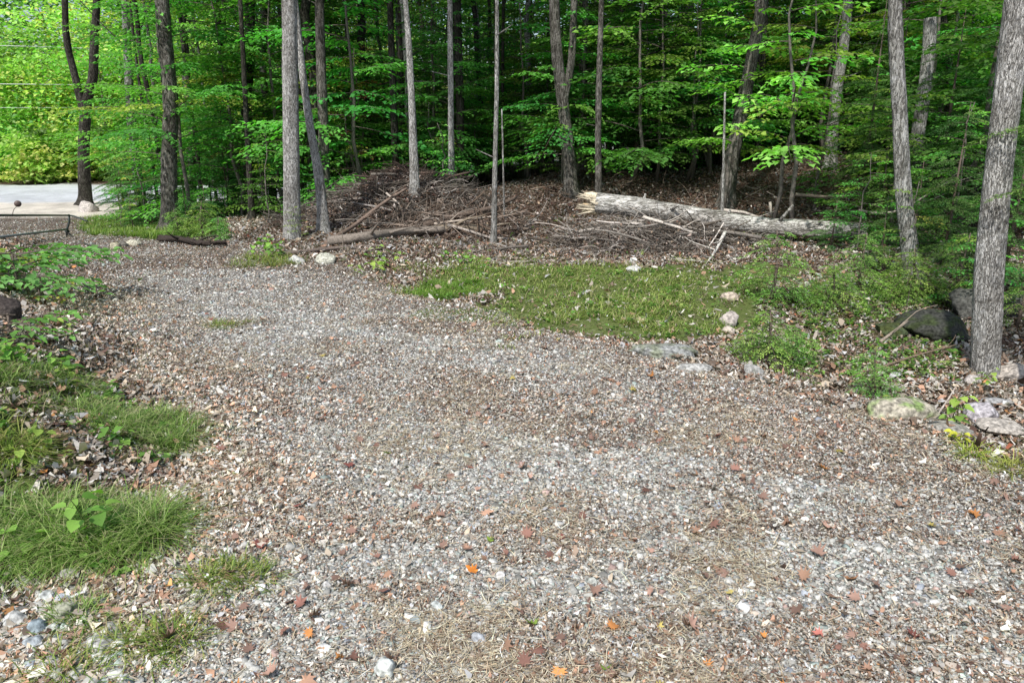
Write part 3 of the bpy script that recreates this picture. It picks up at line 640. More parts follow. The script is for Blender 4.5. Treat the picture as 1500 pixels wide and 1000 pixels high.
def conifer_proto(name, seed, H, nb, bl, pal, z0=.15, dens=1.0, nl=.02, nw=.0035):
    g = np.random.default_rng(seed); crown, tr = MB(), MB()
    tr.add(*tube([[0, 0, 0], [.02, 0, H*.5], [0, .02, H]], [.012+.008*H, .01+.004*H, .004], 7), col=(.14, .11, .09))
    for i in range(nb):
        rel = (i+g.random())/nb; zz = z0+(H-z0)*rel; L_ = bl*(1-.8*rel**1.1)*g.uniform(.5, 1.25); az = i*2.4+g.normal(0, .6)
        d = np.array([math.cos(az), math.sin(az), 0]); sd = np.array([-math.sin(az), math.cos(az), 0])
        n = max(5, int(L_/.05)); t = np.linspace(0, 1, n); path = np.array([0, 0, zz])+np.outer(t*L_, d)+np.outer(L_*(.18*t-.42*t**2), [0, 0, 1])
        tr.add(*tube(path, np.linspace(.003+.004*L_, .0015, n), 3, cap=False), col=(.14, .11, .09))
        Ps, Ds = [], []
        for k in range(1, n):
            for s in (-1, 1):
                l2 = .45*L_*(1.05-t[k])**.8*g.uniform(.6, 1.1)+.03; a2 = az+s*g.uniform(.7, 1.0); m = max(3, int(l2/nl*1.5*dens))
                u = (np.arange(m)+.5)/m; dd = np.array([math.cos(a2), math.sin(a2), g.normal(-.1, .08)]); q = path[k]+np.outer(u*l2, dd)-np.outer(u**2*l2*.25, [0, 0, 1])
                for s2 in (-1, 1):
                    la = a2+s2*g.uniform(.5, 1.1, m); Ps.append(q); Ds.append(np.stack([np.cos(la), np.sin(la), g.normal(-.05, .25, m)], 1))
        P = np.concatenate(Ps); D = np.concatenate(Ds); m = len(P); Nn = np.stack([g.normal(0, .3, m), g.normal(0, .3, m), np.ones(m)], 1)
        sz = nl*g.uniform(.7, 1.3, m); V, T = leaf_arrays(P, D, Nn, sz, nw*g.uniform(.8, 1.5, m), .1)
        base = pick(g, 1, pal, .15)[0]; crown.add(V, T, col=np.repeat(np.clip(base*np.exp(g.normal(0, .22, m))[:, None], 0, .8), 4, 0))
    return tr.mesh(name+'_trunk', True), crown.mesh(name+'_crown')
def canopy_proto(name, seed, R, Hh, nc, per, leaf, pal):
    g = np.random.default_rng(seed); mb = MB()
    c = rnd_unit(nc, g)*(g.random(nc)**.45)[:, None]*np.array([R, R, Hh]); c[:, :2] *= (1+.25*np.sin(3*np.arctan2(c[:, 1], c[:, 0])+seed))[:, None]
    for q in c:
        s = g.uniform(.35, .8)*R*.34; P = q+g.normal(0, 1, (per, 3))*np.array([s, s, s*.32])
        az = g.uniform(0, 2*PI, per); D = np.stack([np.cos(az), np.sin(az), g.normal(-.25, .3, per)], 1); Nn = np.stack([g.normal(0, .45, per), g.normal(0, .45, per), np.ones(per)], 1)
        sz = leaf*g.uniform(.7, 1.3, per); V, T = leaf_arrays(P, D, Nn, sz, sz*.7, .15)
        base = pick(g, 1, pal, .18)[0]; mb.add(V, T, col=np.repeat(np.clip(base*np.exp(g.normal(0, .2, per))[:, None], 0, .8), 4, 0))
    return mb.mesh(name)
SAP = [sapling_proto('sapling', 100+i, H, nb, bl, lf, BEECH, z0, el) for i, (H, nb, bl, lf, z0, el) in enumerate([
    (4.6, 36, 1.7, .095, .9, .25), (5.6, 40, 1.9, .10, 1.1, .3), (3.6, 30, 1.45, .09, .4, .2), (6.5, 42, 2.1, .105, 1.3, .35), (2.4, 24, 1.05, .08, .2, .2), (5.0, 38, 1.8, .11, .6, .15)])]
SAPB = [sapling_proto('bright_sapling', 130+i, H, nb, bl, lf, BRIGHT, z0, .25) for i, (H, nb, bl, lf, z0) in enumerate([(3.2, 15, 1.2, .10, .8), (2.0, 18, .8, .075, .2), (1.2, 14, .5, .06, .1)])]
CPAL = [(3, (.07, .17, .05)), (2, (.10, .22, .06)), (1, (.16, .30, .08))]
CPAL2 = [(3, (.15, .32, .07)), (2, (.21, .40, .08)), (1, (.30, .48, .11))]
CON = [conifer_proto('conifer', 150+i, H, nb, bl, CPAL, z0, 1.3, .04, .016) for i, (H, nb, bl, z0) in enumerate([(3.2, 42, 1.15, .3), (1.6, 26, .8, .1), (4.5, 46, 1.4, .6)])]
YEW = [conifer_proto('yew', 160+i, H, nb, bl, CPAL2, .04, 1.3, .024, .0065) for i, (H, nb, bl) in enumerate([(.42, 30, .5), (.6, 32, .5), (.30, 22, .32)])]
CAN = [canopy_proto('canopy', 170+i, R, Hh, 50, 36, .17, [(3, (.09, .19, .03)), (2, (.13, .24, .04)), (.5, (.24, .27, .05))]) for i, (R, Hh) in enumerate([(2.6, 2.4), (2.1, 3.2), (3.2, 2.2)])]
SUN = [(3, (.32, .52, .14)), (3, (.46, .64, .18)), (1.3, (.18, .34, .10)), (1.6, (.68, .68, .22)), (.35, (.72, .45, .18))]  # leaf colours brightened, so part of the sunlight is painted in
SUNC = [canopy_proto('sunlit_crown', 180+i, R, Hh, nc, 70, .16, SUN) for i, (R, Hh, nc) in enumerate([(2.4, 3.2, 90), (1.3, 1.1, 40), (2.8, 4.0, 110)])]

def plant(name, protos, i, loc, label, cat, mat, tmat='twig', s=1, rz=None, group=None, parts=('trunk', 'crown'), tilt=0):
    o = thing(name, loc, label, cat, group, random.uniform(0, 6.28) if rz is None else rz, s)
    if tilt: o.rotation_euler = (tilt*random.uniform(-1, 1), tilt*random.uniform(-1, 1), o.rotation_euler[2])
    tr, cr = protos[i]; link(parts[0], tr, M[tmat], o); link(parts[1], cr, M[mat], o); return o

# ------------------------------------------------------------------ hand placed trees
BARKN = {'near': 'bark_near', 'grey': 'bark_grey', 'pale': 'bark_pale', 'dark': 'bark_dark', 'brown': 'bark_brown'}
CROWN_XY = []
def tree(path, widths, tone, label, Y=None, ns=14, step=.12, rough=.10, crown=True, H=10.5, forks=(), name='tree', ext=True, s_crown=1.0, flare=.6, cat='tree', group=None):
    """path: pixels from foot upwards; widths px at foot and at last point"""
    foot = hit(*path[0]) if Y is None else atY(path[0][0], path[0][1], Y)
    Y0 = foot[1]; gz = float(height(foot[0], foot[1])); pts = [np.array([foot[0], Y0, gz-.06])]
    if foot[2] > gz+.05: pts.append(foot)
    pts += [atY(a, b, Y0) for a, b in path[1:]]; pts = np.array(pts)
    dep = lambda p: p[1]*cp-(p[2]-1.65)*sp
    dist = dep(pts[-1]); r0, r1 = widths[0]/F*dep(pts[0])/2*.90, widths[1]/F*dist/2*.92
    top = pts[-1]
    if ext:
        d = pts[-1]-pts[-2]; d = d/d[2]; d[:2] = np.clip(d[:2], -.18, .18); top = pts[-1]+d*max(1.0, H-pts[-1][2]); full = np.vstack([pts, (pts[-1]+top)/2, top])
    else: full = pts
    R = resample(full-foot, step); n = len(R); zt = R[:, 2]; ztop = pts[-1][2]-foot[2]
    rad = np.interp(zt, [0, ztop, max(zt[-1], ztop+.01)], [r0, r1, r1*(.45 if ext else .9)])
    root = thing(name, foot, label, cat, group); ph = random.random()
    mb = MB(); mb.add(*tube(R, rad, ns, flare=flare, rough=rough, phase=ph))
    for (fp, fw) in forks:
        q = np.array([atY(a, b, Y0) for a, b in fp])
        if ext:
            d = q[-1]-q[-2]; d = d/d[2]; d[:2] = np.clip(d[:2], -.25, .25); q = np.vstack([q, q[-1]+d*3.0])
        q = resample(q-foot, step); mb.add(*tube(q, np.linspace(fw[0]/F*dist/2, fw[1]/F*dist/2*.7, len(q)), ns, rough=rough, phase=ph+.3))
    g = np.random.default_rng(int(path[0][0])+5)
    if path[0][0] < 260: s_crown = .45
    if ext:   # dead stubs and upper limbs
        for k in range(5):
            i = int(n*g.uniform(.55, .98)); az = g.uniform(0, 2*PI); l = g.uniform(.8, 1.8); p = R[i]
            t = np.linspace(0, 1, 6)[:, None]; q = p+t*l*np.array([math.cos(az), math.sin(az), .7])+t**2*np.array([0, 0, .3])
            mb.add(*tube(q, np.linspace(rad[i]*.4, .012, 6), 6))
        for k in range(3):
            i = int(n*g.uniform(.12, .5)); az = g.uniform(0, 2*PI); l = g.uniform(.12, .5); p = R[i]
            t = np.linspace(0, 1, 4)[:, None]; q = p+t*l*np.array([math.cos(az), math.sin(az), g.uniform(-.2, .5)]); mb.add(*tube(q, np.linspace(.012, .004, 4), 5))
    mb.build('trunk', M[BARKN[tone]], root, smooth=True)
    if crown:
        c = link('crown', CAN[int(path[0][0]) % 3], M['leaf_dark'], root, (R[-1][0], R[-1][1], R[-1][2]-1.2)); c.rotation_euler = (0, 0, random.uniform(0, 6)); c.scale = (s_crown,)*3
        CROWN_XY.append((foot[0], foot[1]))
    return root
T_ = tree
T_([(125, 300), (122, 230), (124, 185), (126, 150), (137, 115), (138, 60), (142, 0)], (20, 11), 'dark', 'forked dark tree at the road edge with a boulder at its foot', ns=20, forks=[(([(125, 175), (112, 120), (100, 75), (96, 45), (95, 0)]), (12, 7))], crown=False)
T_([(209, 318), (203, 270), (195, 200), (190, 140), (183, 0)], (17, 11), 'grey', 'slim grey trunk curving up right of the forked tree', ns=16)
T_([(249, 337), (247, 230), (251, 150), (243, 70), (237, 0)], (26, 22), 'brown', 'thick brown-grey tree on the verge beyond the gate', ns=22)
T_([(236, 331), (221, 220), (208, 150), (196, 60), (190, 0)], (6, 4), 'dark', 'very thin dark stem slanting beside the thick verge tree', ns=8, crown=False, H=6)
T_([(342, 308), (337, 220), (326, 90), (318, 0)], (14, 10), 'dark', 'dark slim tree standing in hemlock boughs left of the pale trunk', ns=14)
T_([(369, 320), (362, 200), (355, 60), (352, 0)], (10, 7), 'dark', 'narrow dark trunk in shade just left of the pale trunk', ns=12, Y=14.4)
T_([(428, 350), (427, 260), (425, 120), (424, 0)], (27, 24.5), 'near', 'tallest straight pale grey trunk at the edge of the drive', ns=44, step=.035, rough=.05, flare=.12, s_crown=.6)
T_([(475, 340), (468, 260), (453, 180), (441, 90), (436, 40), (432, 0)], (17, 9), 'pale', 'leaning grey trunk crossing behind the tall pale one', ns=24, step=.06)
T_([(476, 284), (474, 200), (470, 90), (468, 0)], (18, 15), 'brown', 'straight brown-grey trunk behind the leaning one', ns=18, Y=14.0)
T_([(580, 262), (577, 160), (573, 60), (571, 0)], (12, 10), 'dark', 'dark trunk rising straight behind the brush mound', Y=15.2)
T_([(590, 262), (588, 160), (586, 0)], (10, 9), 'dark', 'blackish trunk close beside another behind the brush mound', Y=17)
T_([(608, 306), (606, 220), (601, 100), (596, 20), (594, 0)], (16, 8), 'pale', 'pale smooth slender tree on the right side of the brush mound', ns=18, Y=12.2)
T_([(662, 300), (661, 200), (660, 80), (659, 0)], (10, 8), 'pale', 'pale thin trunk right of the brush mound with a darker trunk behind', Y=13.5)
T_([(674, 275), (674, 150), (671, 40), (670, 0)], (15, 12), 'dark', 'darker trunk directly behind the thin pale one', Y=15.5)
T_([(723, 358), (725, 250), (728, 120), (728, 0)], (9, 6), 'grey', 'thin grey sapling trunk standing in front between the two brush piles', ns=14, step=.06, H=8, crown=False, flare=.6)
T_([(739, 328), (737, 240), (735, 160)], (3.5, 2.5), 'grey', 'pencil-thin stem beside the front grey sapling', ns=6, ext=False, crown=False)
T_([(838, 292), (833, 215), (828, 180), (818, 100), (813, 40), (812, 0)], (21, 17), 'brown', 'big crooked dark tree behind the broken end of the log', ns=22, Y=13.6, forks=[([(826, 150), (838, 90), (841, 0)], (12, 9))])
T_([(877, 290), (876, 200), (878, 100), (881, 0)], (11, 8), 'brown', 'straight reddish-brown trunk rising just behind the broken log end', ns=14, Y=12.6)
T_([(912, 264), (912, 150), (910, 0)], (8, 6), 'dark', 'narrow dark trunk right of the reddish-brown one', Y=16)
T_([(1058, 312), (1060, 230), (1062, 135)], (5, 3), 'pale', 'thin bare pale pole standing behind the middle of the log', ns=8, ext=False, crown=False, Y=11.2)
T_([(1065, 290), (1068, 250), (1083, 180), (1100, 95), (1112, 30), (1117, 0)], (25, 18), 'brown', 'thick trunk leaning right behind the middle of the log', ns=24, Y=12.8)
T_([(1108, 255), (1112, 170), (1120, 60), (1122, 0)], (11, 8), 'dark', 'dark narrow trunk right of the leaning one', Y=16.5)
T_([(1216, 262), (1219, 200), (1225, 140), (1238, 60), (1242, 0)], (18, 14), 'grey', 'smooth grey-green curved trunk above the middle of the far bank', ns=18, Y=15)
T_([(1208, 240), (1211, 150), (1220, 60), (1224, 0)], (10, 8), 'grey', 'slimmer grey trunk hugging the curved one', Y=18)
T_([(1342, 408), (1328, 330), (1321, 260), (1319, 180), (1313, 80), (1311, 0)], (25, 20), 'grey', 'rough dark-grey tree rising out of hemlock boughs at the log end', ns=30, step=.05, s_crown=.5)
T_([(1336, 290), (1340, 230), (1350, 160), (1360, 90), (1363, 26)], (22, 18), 'grey', 'broken snag with pale top standing behind the rough tree', ns=22, Y=11.5, ext=False, crown=False)
T_([(1391, 285), (1389, 180), (1384, 60), (1380, 0)], (14, 10), 'dark', 'dark trunk in deep shade right of the snag', Y=14)
T_([(1445, 548), (1446, 460), (1449, 380), (1459, 280), (1470, 190), (1480, 110), (1492, 0)], (42, 37), 'near', 'big pale flaky-barked trunk nearest the camera with seedlings at its foot', ns=96, step=.02, rough=.05, flare=.06, s_crown=.4)

# background trunks
g = np.random.default_rng(77); pts = []
def spread(n, y0, y1, dmin, f, seed):
    g = np.random.default_rng(seed); out = []; tries = 0
    while len(out) < n and tries < 20000:
        tries += 1; y = g.uniform(y0, y1); x = g.uniform(-.82, .82)*y
        if f(x, y) and all((x-a)**2+(y-b)**2 > dmin**2 for a, b in out): out.append((x, y))
    return out
def okbg(x, y):
    px = proj(x, y, 0)[0]
    if road_mask(x, y) > .01 or drive_mask(x, y) > .05: return False
    if px < 215 and y > 24: return False
    if px < 165: return False
    if px < 235 and y < 23.5: return False
    return True
TRK = []
for k in range(6):
    g2 = np.random.default_rng(300+k); m = 26; z = np.linspace(0, 10, m); mb = MB()
    px_ = np.cumsum(g2.normal(0, .035, m)+g2.normal(0, .03)); py_ = np.cumsum(g2.normal(0, .03, m)); px_ -= px_[0]; py_ -= py_[0]
    P = np.stack([px_, py_, z-.1], 1); mb.add(*tube(P, np.linspace(.085, .05, m)*g2.uniform(.7, 1.25), 10, flare=.5, rough=.12, phase=k*.17))
    for j in range(7):
        i = g2.integers(5, 25); az = g2.uniform(0, 6.28); l = g2.uniform(.2, 1.4); t = np.linspace(0, 1, 5)[:, None]
        mb.add(*tube(P[i]+t*l*np.array([math.cos(az), math.sin(az), g2.uniform(-.1, .6)]), np.linspace(.016, .005, 5), 5))
    TRK.append(mb.mesh('far_trunk', True))
bt = spread(215, 16.5, 50, .95, okbg, 5)
for i, (x, y) in enumerate(bt):
    o = thing('forest_tree', (x, y, float(height(x, y))), 'slender dark trunk deep in the shaded wood', 'tree', 'slender trunks deep in the wood', random.uniform(0, 6), random.uniform(.9, 1.25))
    w_ = random.uniform(.4, 1.25); o.scale = (w_, w_, o.scale[2])
    me = TRK[i % 6]
    if i < 6: me.materials.append(M[['bark_dark', 'bark_brown', 'bark_dark', 'bark_grey', 'bark_dark', 'bark_dark'][i]])
    link('trunk', me, None, o)
    c = link('crown', CAN[i % 3], M['leaf_dark'], o, (0, 0, 9.0)); c.rotation_euler = (0, 0, random.uniform(0, 6)); c.scale = (1/w_**.6, 1/w_**.6, 1)
# understory
okus = lambda x, y: okbg(x, y) or (200 < proj(x, y, 0)[0] < 400 and 15.5 < y < road_near(x)-1 and drive_mask(x, y) < .05)
us = spread(278, 14.2, 46, .78, okus, 9)
for i, (x, y) in enumerate(us):
    plant('understory_sapling', SAP, i % 6, (x, y, float(height(x, y))), 'leafy green sapling in the layered understory of the wood', 'sapling', 'leaf', s=random.uniform(.8, 1.3), group='saplings in the understory of the wood')
for i, (x, y) in enumerate(spread(20, 14.6, 21, 1.1, lambda x, y: okbg(x, y) and 440 < proj(x, y, 0)[0] < 1080, 91)):
    plant('understory_sapling', SAP, (0, 2, 5, 4)[i % 4], (x, y, float(height(x, y))), 'leafy green sapling in the layered understory of the wood', 'sapling', 'leaf', s=random.uniform(.7, 1.05), group='saplings in the understory of the wood')
cs = spread(34, 15, 34, 1.6, lambda x, y: okbg(x, y), 13)
for i, (x, y) in enumerate(cs):
    plant('understory_conifer', CON, i % 3, (x, y, float(height(x, y))), 'dark young hemlock in the shade of the wood', 'conifer', 'needle', s=random.uniform(.8, 1.3), group='young hemlocks under the trees')
def sap_at(px, Y, k, label, protos=SAP, mat='leaf', s=1, rz=None, name='sapling', cat='sapling', dz=0):
    x = (px-750)/F*Y/cp*1.0; x = atY(px, 300, Y)[0]; return plant(name, protos, k, (x, Y, float(height(x, Y))+dz), label, cat, mat, s=s, rz=rz)
sap_at(1135, 11.6, 0, 'sapling with sunlit yellow-green leaf sprays behind the log', SAPB, s=1.15, rz=.6)
sap_at(1195, 12.4, 0, 'second sunlit yellow-green sapling right of the leaning trunk', SAPB, s=1.0, rz=2.2)
LOWB = [conifer_proto('hemlock_bough', 158, 2.7, 16, 1.0, CPAL2, 1.25, 1.2, .035, .011)]
RUST = [sapling_proto('rusty_sapling', 140, 3.4, 12, 1.1, .08, [(2, (.22, .10, .05)), (1, (.30, .16, .06)), (1, (.16, .16, .05))], .9, .2)]
sap_at(525, 16.0, 0, 'sapling with rust-brown leaf sprays behind the brush mound', RUST, s=1.0)
sap_at(1165, 11.0, 0, 'bright sapling reaching over the far half of the log', SAPB, s=1.25, rz=4.0)
sap_at(1060, 12.2, 0, 'sunlit yellow-green sapling around the thin pale pole', SAPB, s=1.2, rz=1.5)
sap_at(1565, 4.9, 0, 'hemlock whose boughs cross in front of the big near trunk', LOWB, 'needle', s=.9, name='hemlock', cat='conifer')
for i, (px, Y, k, s, lb) in enumerate([(215, 19.5, 1, .9, 'hemlock bush behind the slim curving trunk'), (262, 17.5, 0, .7, 'hemlock standing behind the thick verge tree'), (300, 16.2, 1, .9, 'spreading dark hemlock between verge tree and dark slim tree'), (335, 17.5, 0, .8, 'hemlock behind the dark slim tree'), (375, 16.5, 1, 1.0, 'wide low hemlock left behind the pale trunk'), (405, 18.5, 0, .9, 'hemlock seen just left of the tall pale trunk'), (455, 17.5, 1, 1.0, 'hemlock between pale and leaning trunks'), (240, 21, 0, .8, 'hemlock at the road edge behind the verge tree'), (1290, 10.2, 1, .8, 'hemlock with drooping boughs behind the fluffy seedling'), (1345, 9.4, 1, .7, 'hemlock in front of the snag'), (190, 16.8, 1, .55, 'small hemlock on the grass verge')]):
    sap_at(px, Y, k, lb, CON, 'needle', s=s, name='hemlock', cat='conifer')
for i, (px, Y, k, s, lb) in enumerate([(182, 18.8, 1, 1.1, 'broad hemlock right of the forked tree hiding the road'), (205, 19.4, 0, .8, 'hemlock between the curving trunk and the thin slanting stem'), (232, 18.6, 1, 1.2, 'bushy hemlock behind the thin slanting stem'), (275, 19.0, 1, 1.25, 'bushy hemlock right behind the thick verge tree'), (310, 19.5, 0, .9, 'tall hemlock further back between verge tree and slim dark tree'), (352, 19.0, 1, 1.3, 'bushy hemlock right of the slim dark tree'), (388, 15.4, 1, .8, 'bushy hemlock just left of the tall pale trunk')]):
    sap_at(px, Y, k, lb, CON, 'needle', s=s, name='hemlock', cat='conifer')
for i, (px, Y, k, s, lb) in enumerate([(1262, 9.0, 4, .5, 'leafy green sapling before the end of the log'), (1345, 7.6, 4, .42, 'leafy sapling on the bank above the boulder'), (1410, 8.6, 2, .5, 'leafy sapling behind the mossy boulder and near trunk'), (1470, 6.6, 4, .45, 'leafy sapling right of the near trunk'), (1300, 9.8, 2, .55, 'leafy sapling left of the rough tree')]):
    sap_at(px, Y, k, lb, s=s)
sap_at(172, 17.2, 1, 'yellow-green bush on the verge between boulder and curving trunk', SAPB, s=.5)
sap_at(822, 14.6, 4, 'low sapling with one flat green spray left of the log end', s=.8)
sap_at(655, 13.2, 2, 'small yellow-tinged bush at the right foot of the brush mound', SAPB, s=.9)
sap_at(390, 12.8, 4, 'leafy bush behind the foot of the pale trunk', s=.62)
sap_at(300, 13.0, 1, 'low dark hemlock with spreading boughs at the drive corner', CON, 'needle', s=.5, name='hemlock', cat='conifer')
sap_at(270, 13.6, 1, 'hemlock bush touching the thick verge tree', CON, 'needle', s=.5, name='hemlock', cat='conifer')
sap_at(175, 21.5, 0, 'dark hemlock between the forked tree and the curving trunk', CON, 'needle', s=.62, name='hemlock', cat='conifer')
sap_at(188, 18.6, 1, 'yellow-green bush at the foot of the slim curving trunk', SAPB, s=.62)
sap_at(440, 10.4, 2, 'yellow-green seedling at the foot of the pale trunk', SAPB, s=.4)
for i, (px, Y, k, s, lb) in enumerate([(1260, 11.5, 2, .7, 'hemlock rising behind the far end of the log'), (1300, 8.0, 1, .52, 'low hemlock with light green boughs before the rough tree'), (1395, 8.2, 0, .55, 'dense hemlock between rough tree and near trunk'), (1440, 9.5, 2, .72, 'tall hemlock filling the shade behind the near trunk'), (1490, 7.2, 0, .62, 'hemlock whose boughs reach past the near trunk'),
        (1370, 10.5, 0, .9, 'broad hemlock behind the rough tree'), (1480, 11.5, 2, .9, 'tall hemlock furthest back at the right'), (1225, 9.3, 1, .45, 'small hemlock spilling over the right end of the log'), (1290, 14.0, 0, .9, 'shaded hemlock on top of the far bank')]):
    sap_at(px, Y, k, lb, CON, 'needle', s=s, name='hemlock', cat='conifer')
sap_at(1190, 12.2, 4, 'leafy sapling on the bank behind the log end', s=.55)
sap_at(1420, 12.5, 0, 'maple sapling with large leaves high behind the near trunk', s=1.0)
sap_at(1412, 10.2, 5, 'maple sapling whose large leaves hang between the rough tree and the near trunk', s=1.0)
sap_at(1340, 12.8, 5, 'maple sapling behind the snag', s=.95)
sap_at(1010, 15.0, 5, 'beech sapling behind the reddish bank', s=.95)
sap_at(960, 14.8, 0, 'beech sapling with layered sprays left of the thin pole', s=.9)
def small(name, protos, k, px, py, s, label, cat, mat, lean=0):
    c = hit(px, py); return plant(name, protos, k, c, label, cat, mat, s=s)
small('yew_bush', YEW, 0, 1120, 532, 1.0, 'feathery bright green yew bush at the drive edge above the round grey rock', 'bush', 'needle')
small('yew_bush', YEW, 2, 1165, 530, .9, 'small yew sprig at the right side of the feathery bush', 'bush', 'needle')
small('yew_bush', YEW, 1, 1272, 585, .62, 'little upright yew above the long flat rock', 'bush', 'needle')
small('yew_bush', YEW, 1, 1255, 430, 1.0, 'bright fluffy hemlock seedling in front of the log end', 'bush', 'needle')
small('yew_bush', YEW, 0, 1215, 450, 1.0, 'low hemlock seedling left of the fluffy one', 'bush', 'needle')
small('yew_bush', YEW, 0, 1330, 440, 1.2, 'spreading hemlock seedling below the rough tree', 'bush', 'needle')
small('yew_bush', YEW, 1, 1400, 440, 1.1, 'dark hemlock seedling above the mossy boulder', 'bush', 'needle')
small('yew_bush', YEW, 2, 1488, 480, 1.3, 'hemlock sprig right of the near trunk', 'bush', 'needle')
small('yew_bush', YEW, 1, 1130, 445, 1.15, 'upright olive hemlock seedling right of the white forked branch', 'bush', 'needle')

def seedling(px, py, H, nl, leaf, pal, label, seed, stems=1, name='seedling', sp_=.03, cat='seedling'):
    c = hit(px, py); g = np.random.default_rng(seed); st, fo = MB(), MB()
    for s in range(stems):
        o = np.array([g.normal(0, sp_), g.normal(0, sp_), 0]) if stems > 1 else np.zeros(3); h = H*g.uniform(.6, 1.1)
        o[2] = float(height(c[0]+o[0], c[1]+o[1]))-c[2]
        ln = g.normal(0, .25, 2)*h; t = np.linspace(0, 1, 6)[:, None]; path = o+t*np.array([0, 0, h])+t**2*np.array([ln[0], ln[1], 0])
        st.add(*tube(path, np.linspace(.0035, .0015, 6), 5), col=(.16, .2, .07))
        P, D, Nn = [], [], []
        for k in range(nl):
            u = .25+.75*(k+.5)/nl; p = np.array([np.interp(u, t[:, 0], path[:, j]) for j in range(3)]); az = k*2.3+g.normal(0, .4)
            d = np.array([math.cos(az), math.sin(az), g.uniform(-.1, .3)]); pet = leaf*.5; st.add(*tube([p, p+d*pet*.5, p+d*pet], [.0012]*3, 3, cap=False), col=(.18, .22, .08))
            P.append(p+d*pet); D.append(d+np.array([0, 0, -.2])); Nn.append([g.normal(0, .25), g.normal(0, .25), 1])
        P, D, Nn = map(np.array, (P, D, Nn)); sz = leaf*g.uniform(.7, 1.15, len(P)); 
        # broad leaf: five-lobed fan
        D = D/np.linalg.norm(D, axis=1)[:, None]; S = np.cross(Nn, D); S /= np.linalg.norm(S, axis=1)[:, None]; U = np.cross(D, S)
        prof = [(0, 0), (.12, .28), (.38, .42), (.7, .3), (1, 0), (.7, -.3), (.38, -.42), (.12, -.28)]
        V = np.stack([P+D*(a*sz)[:, None]+S*(b*sz)[:, None]+U*((abs(b)*.35-a*a*.22)*sz)[:, None] for a, b in prof], 1)
        mid = (P+D*(.45*sz)[:, None]-U*(.03*sz)[:, None])[:, None]; V = np.concatenate([mid, V], 1); m = 9
        f = np.array([[0, 1+i, 1+(i+1) % 8] for i in range(8)]); T = (f[None]+(np.arange(len(P))*m)[:, None, None]).reshape(-1, 3)
        fo.add(V.reshape(-1, 3), T, col=np.repeat(pick(g, len(P), pal, .15), m, 0))
    r = thing(name, c, label, cat); st.build('stem', M['herb'], r); fo.build('leaves', M['herb'], r); return r
HB = [(3, (.20, .40, .08)), (2, (.28, .48, .10)), (1, (.14, .30, .07))]
YB = [(2, (.40, .55, .12)), (1, (.28, .45, .10))]
seedling(130, 790, .24, 7, .075, HB, 'broad-leaved bright green seedling growing out of the big tussock', 1, 3)
seedling(40, 830, .12, 5, .06, HB, 'pale seedling low in the grass at the left picture edge', 2, 2)
seedling(1372, 625, .24, 9, .055, YB, 'yellow-green seedling in front of the long flat rock', 3, 2)
seedling(1438, 572, .17, 7, .05, YB, 'bright seedling with light leaves against the foot of the near trunk', 4, 2)
seedling(1310, 600, .1, 5, .04, YB, 'tiny yellow-green seedling left behind the flat rock', 5, 1)
seedling(1400, 650, .07, 6, .04, [(1, (.6, .6, .08))], 'low yellow seedling beside the red leaf', 6, 2)
seedling(165, 650, .10, 6, .05, HB, 'small leafy seedling on bare litter between the left tussocks', 7, 2)
seedling(20, 645, .12, 6, .06, YB, 'yellow-green herb at the left picture edge above the tussocks', 8, 4, sp_=.12)
seedling(45, 545, .16, 7, .06, HB, 'leafy herb clump under the dark stump rock', 9, 8, sp_=.16)
seedling(90, 480, .08, 6, .05, YB, 'little yellow seedling on the leaf bank', 10, 2)
seedling(88, 555, .10, 6, .05, YB, 'yellow-green sprout in the silvery leaves of the bank', 11, 2)
seedling(1180, 545, .08, 6, .035, HB, 'small herb right of the feathery yew bush', 12, 4, sp_=.08)
seedling(670, 385, .14, 6, .06, HB, 'leafy herb before the fallen grey trunk at the brush mound', 13, 6, sp_=.18)
seedling(540, 395, .16, 6, .07, YB, 'low yellow-green plant right of the two white stones', 14, 6, sp_=.25)
seedling(420, 372, .2, 7, .08, HB, 'leafy plant hugging the left side of the pale trunk foot', 15, 6, sp_=.22)
def shrub(px, py, R, n, leaf, pal, label, seed, H=.5):
    c = hit(px, py); g = np.random.default_rng(seed); fo, st = MB(), MB()
    for i in range(n):
        az = g.uniform(0, 2*PI); spray(fo, st, g, np.array([g.normal(0, R*.1), g.normal(0, R*.1), g.uniform(.1, 1)*H]), az, R*g.uniform(.5, 1.1), .25, .25, leaf, pal, tw_gap=.08)
    st.add(*tube([[0, 0, -.05], [0, 0, H]], [.012, .006], 6), col=(.15, .12, .1))
    r = thing('shrub', c, label, 'shrub'); st.build('stem', M['twig'], r); fo.build('foliage', M['herb'], r); return r
shrub(28, 425, .75, 20, .085, [(3, (.15, .34, .09)), (2, (.20, .42, .12)), (.5, (.4, .45, .1))], 'broad-leaved green shrub at the left picture edge below the gate', 1, .32)
shrub(5, 405, .45, 9, .07, [(1, (.35, .42, .08))], 'yellow-tinged shrub above the green one at the left edge', 2, .35)
shrub(20, 505, .40, 12, .06, [(3, (.16, .34, .08)), (1, (.36, .42, .1))], 'leafy shrub under the dark stump at the left edge', 3, .2)
shrub(60, 440, .28, 5, .06, [(1, (.5, .5, .1)), (1, (.3, .45, .1))], 'small yellowing shrub on the bank below the broad-leaved one', 4, .15)

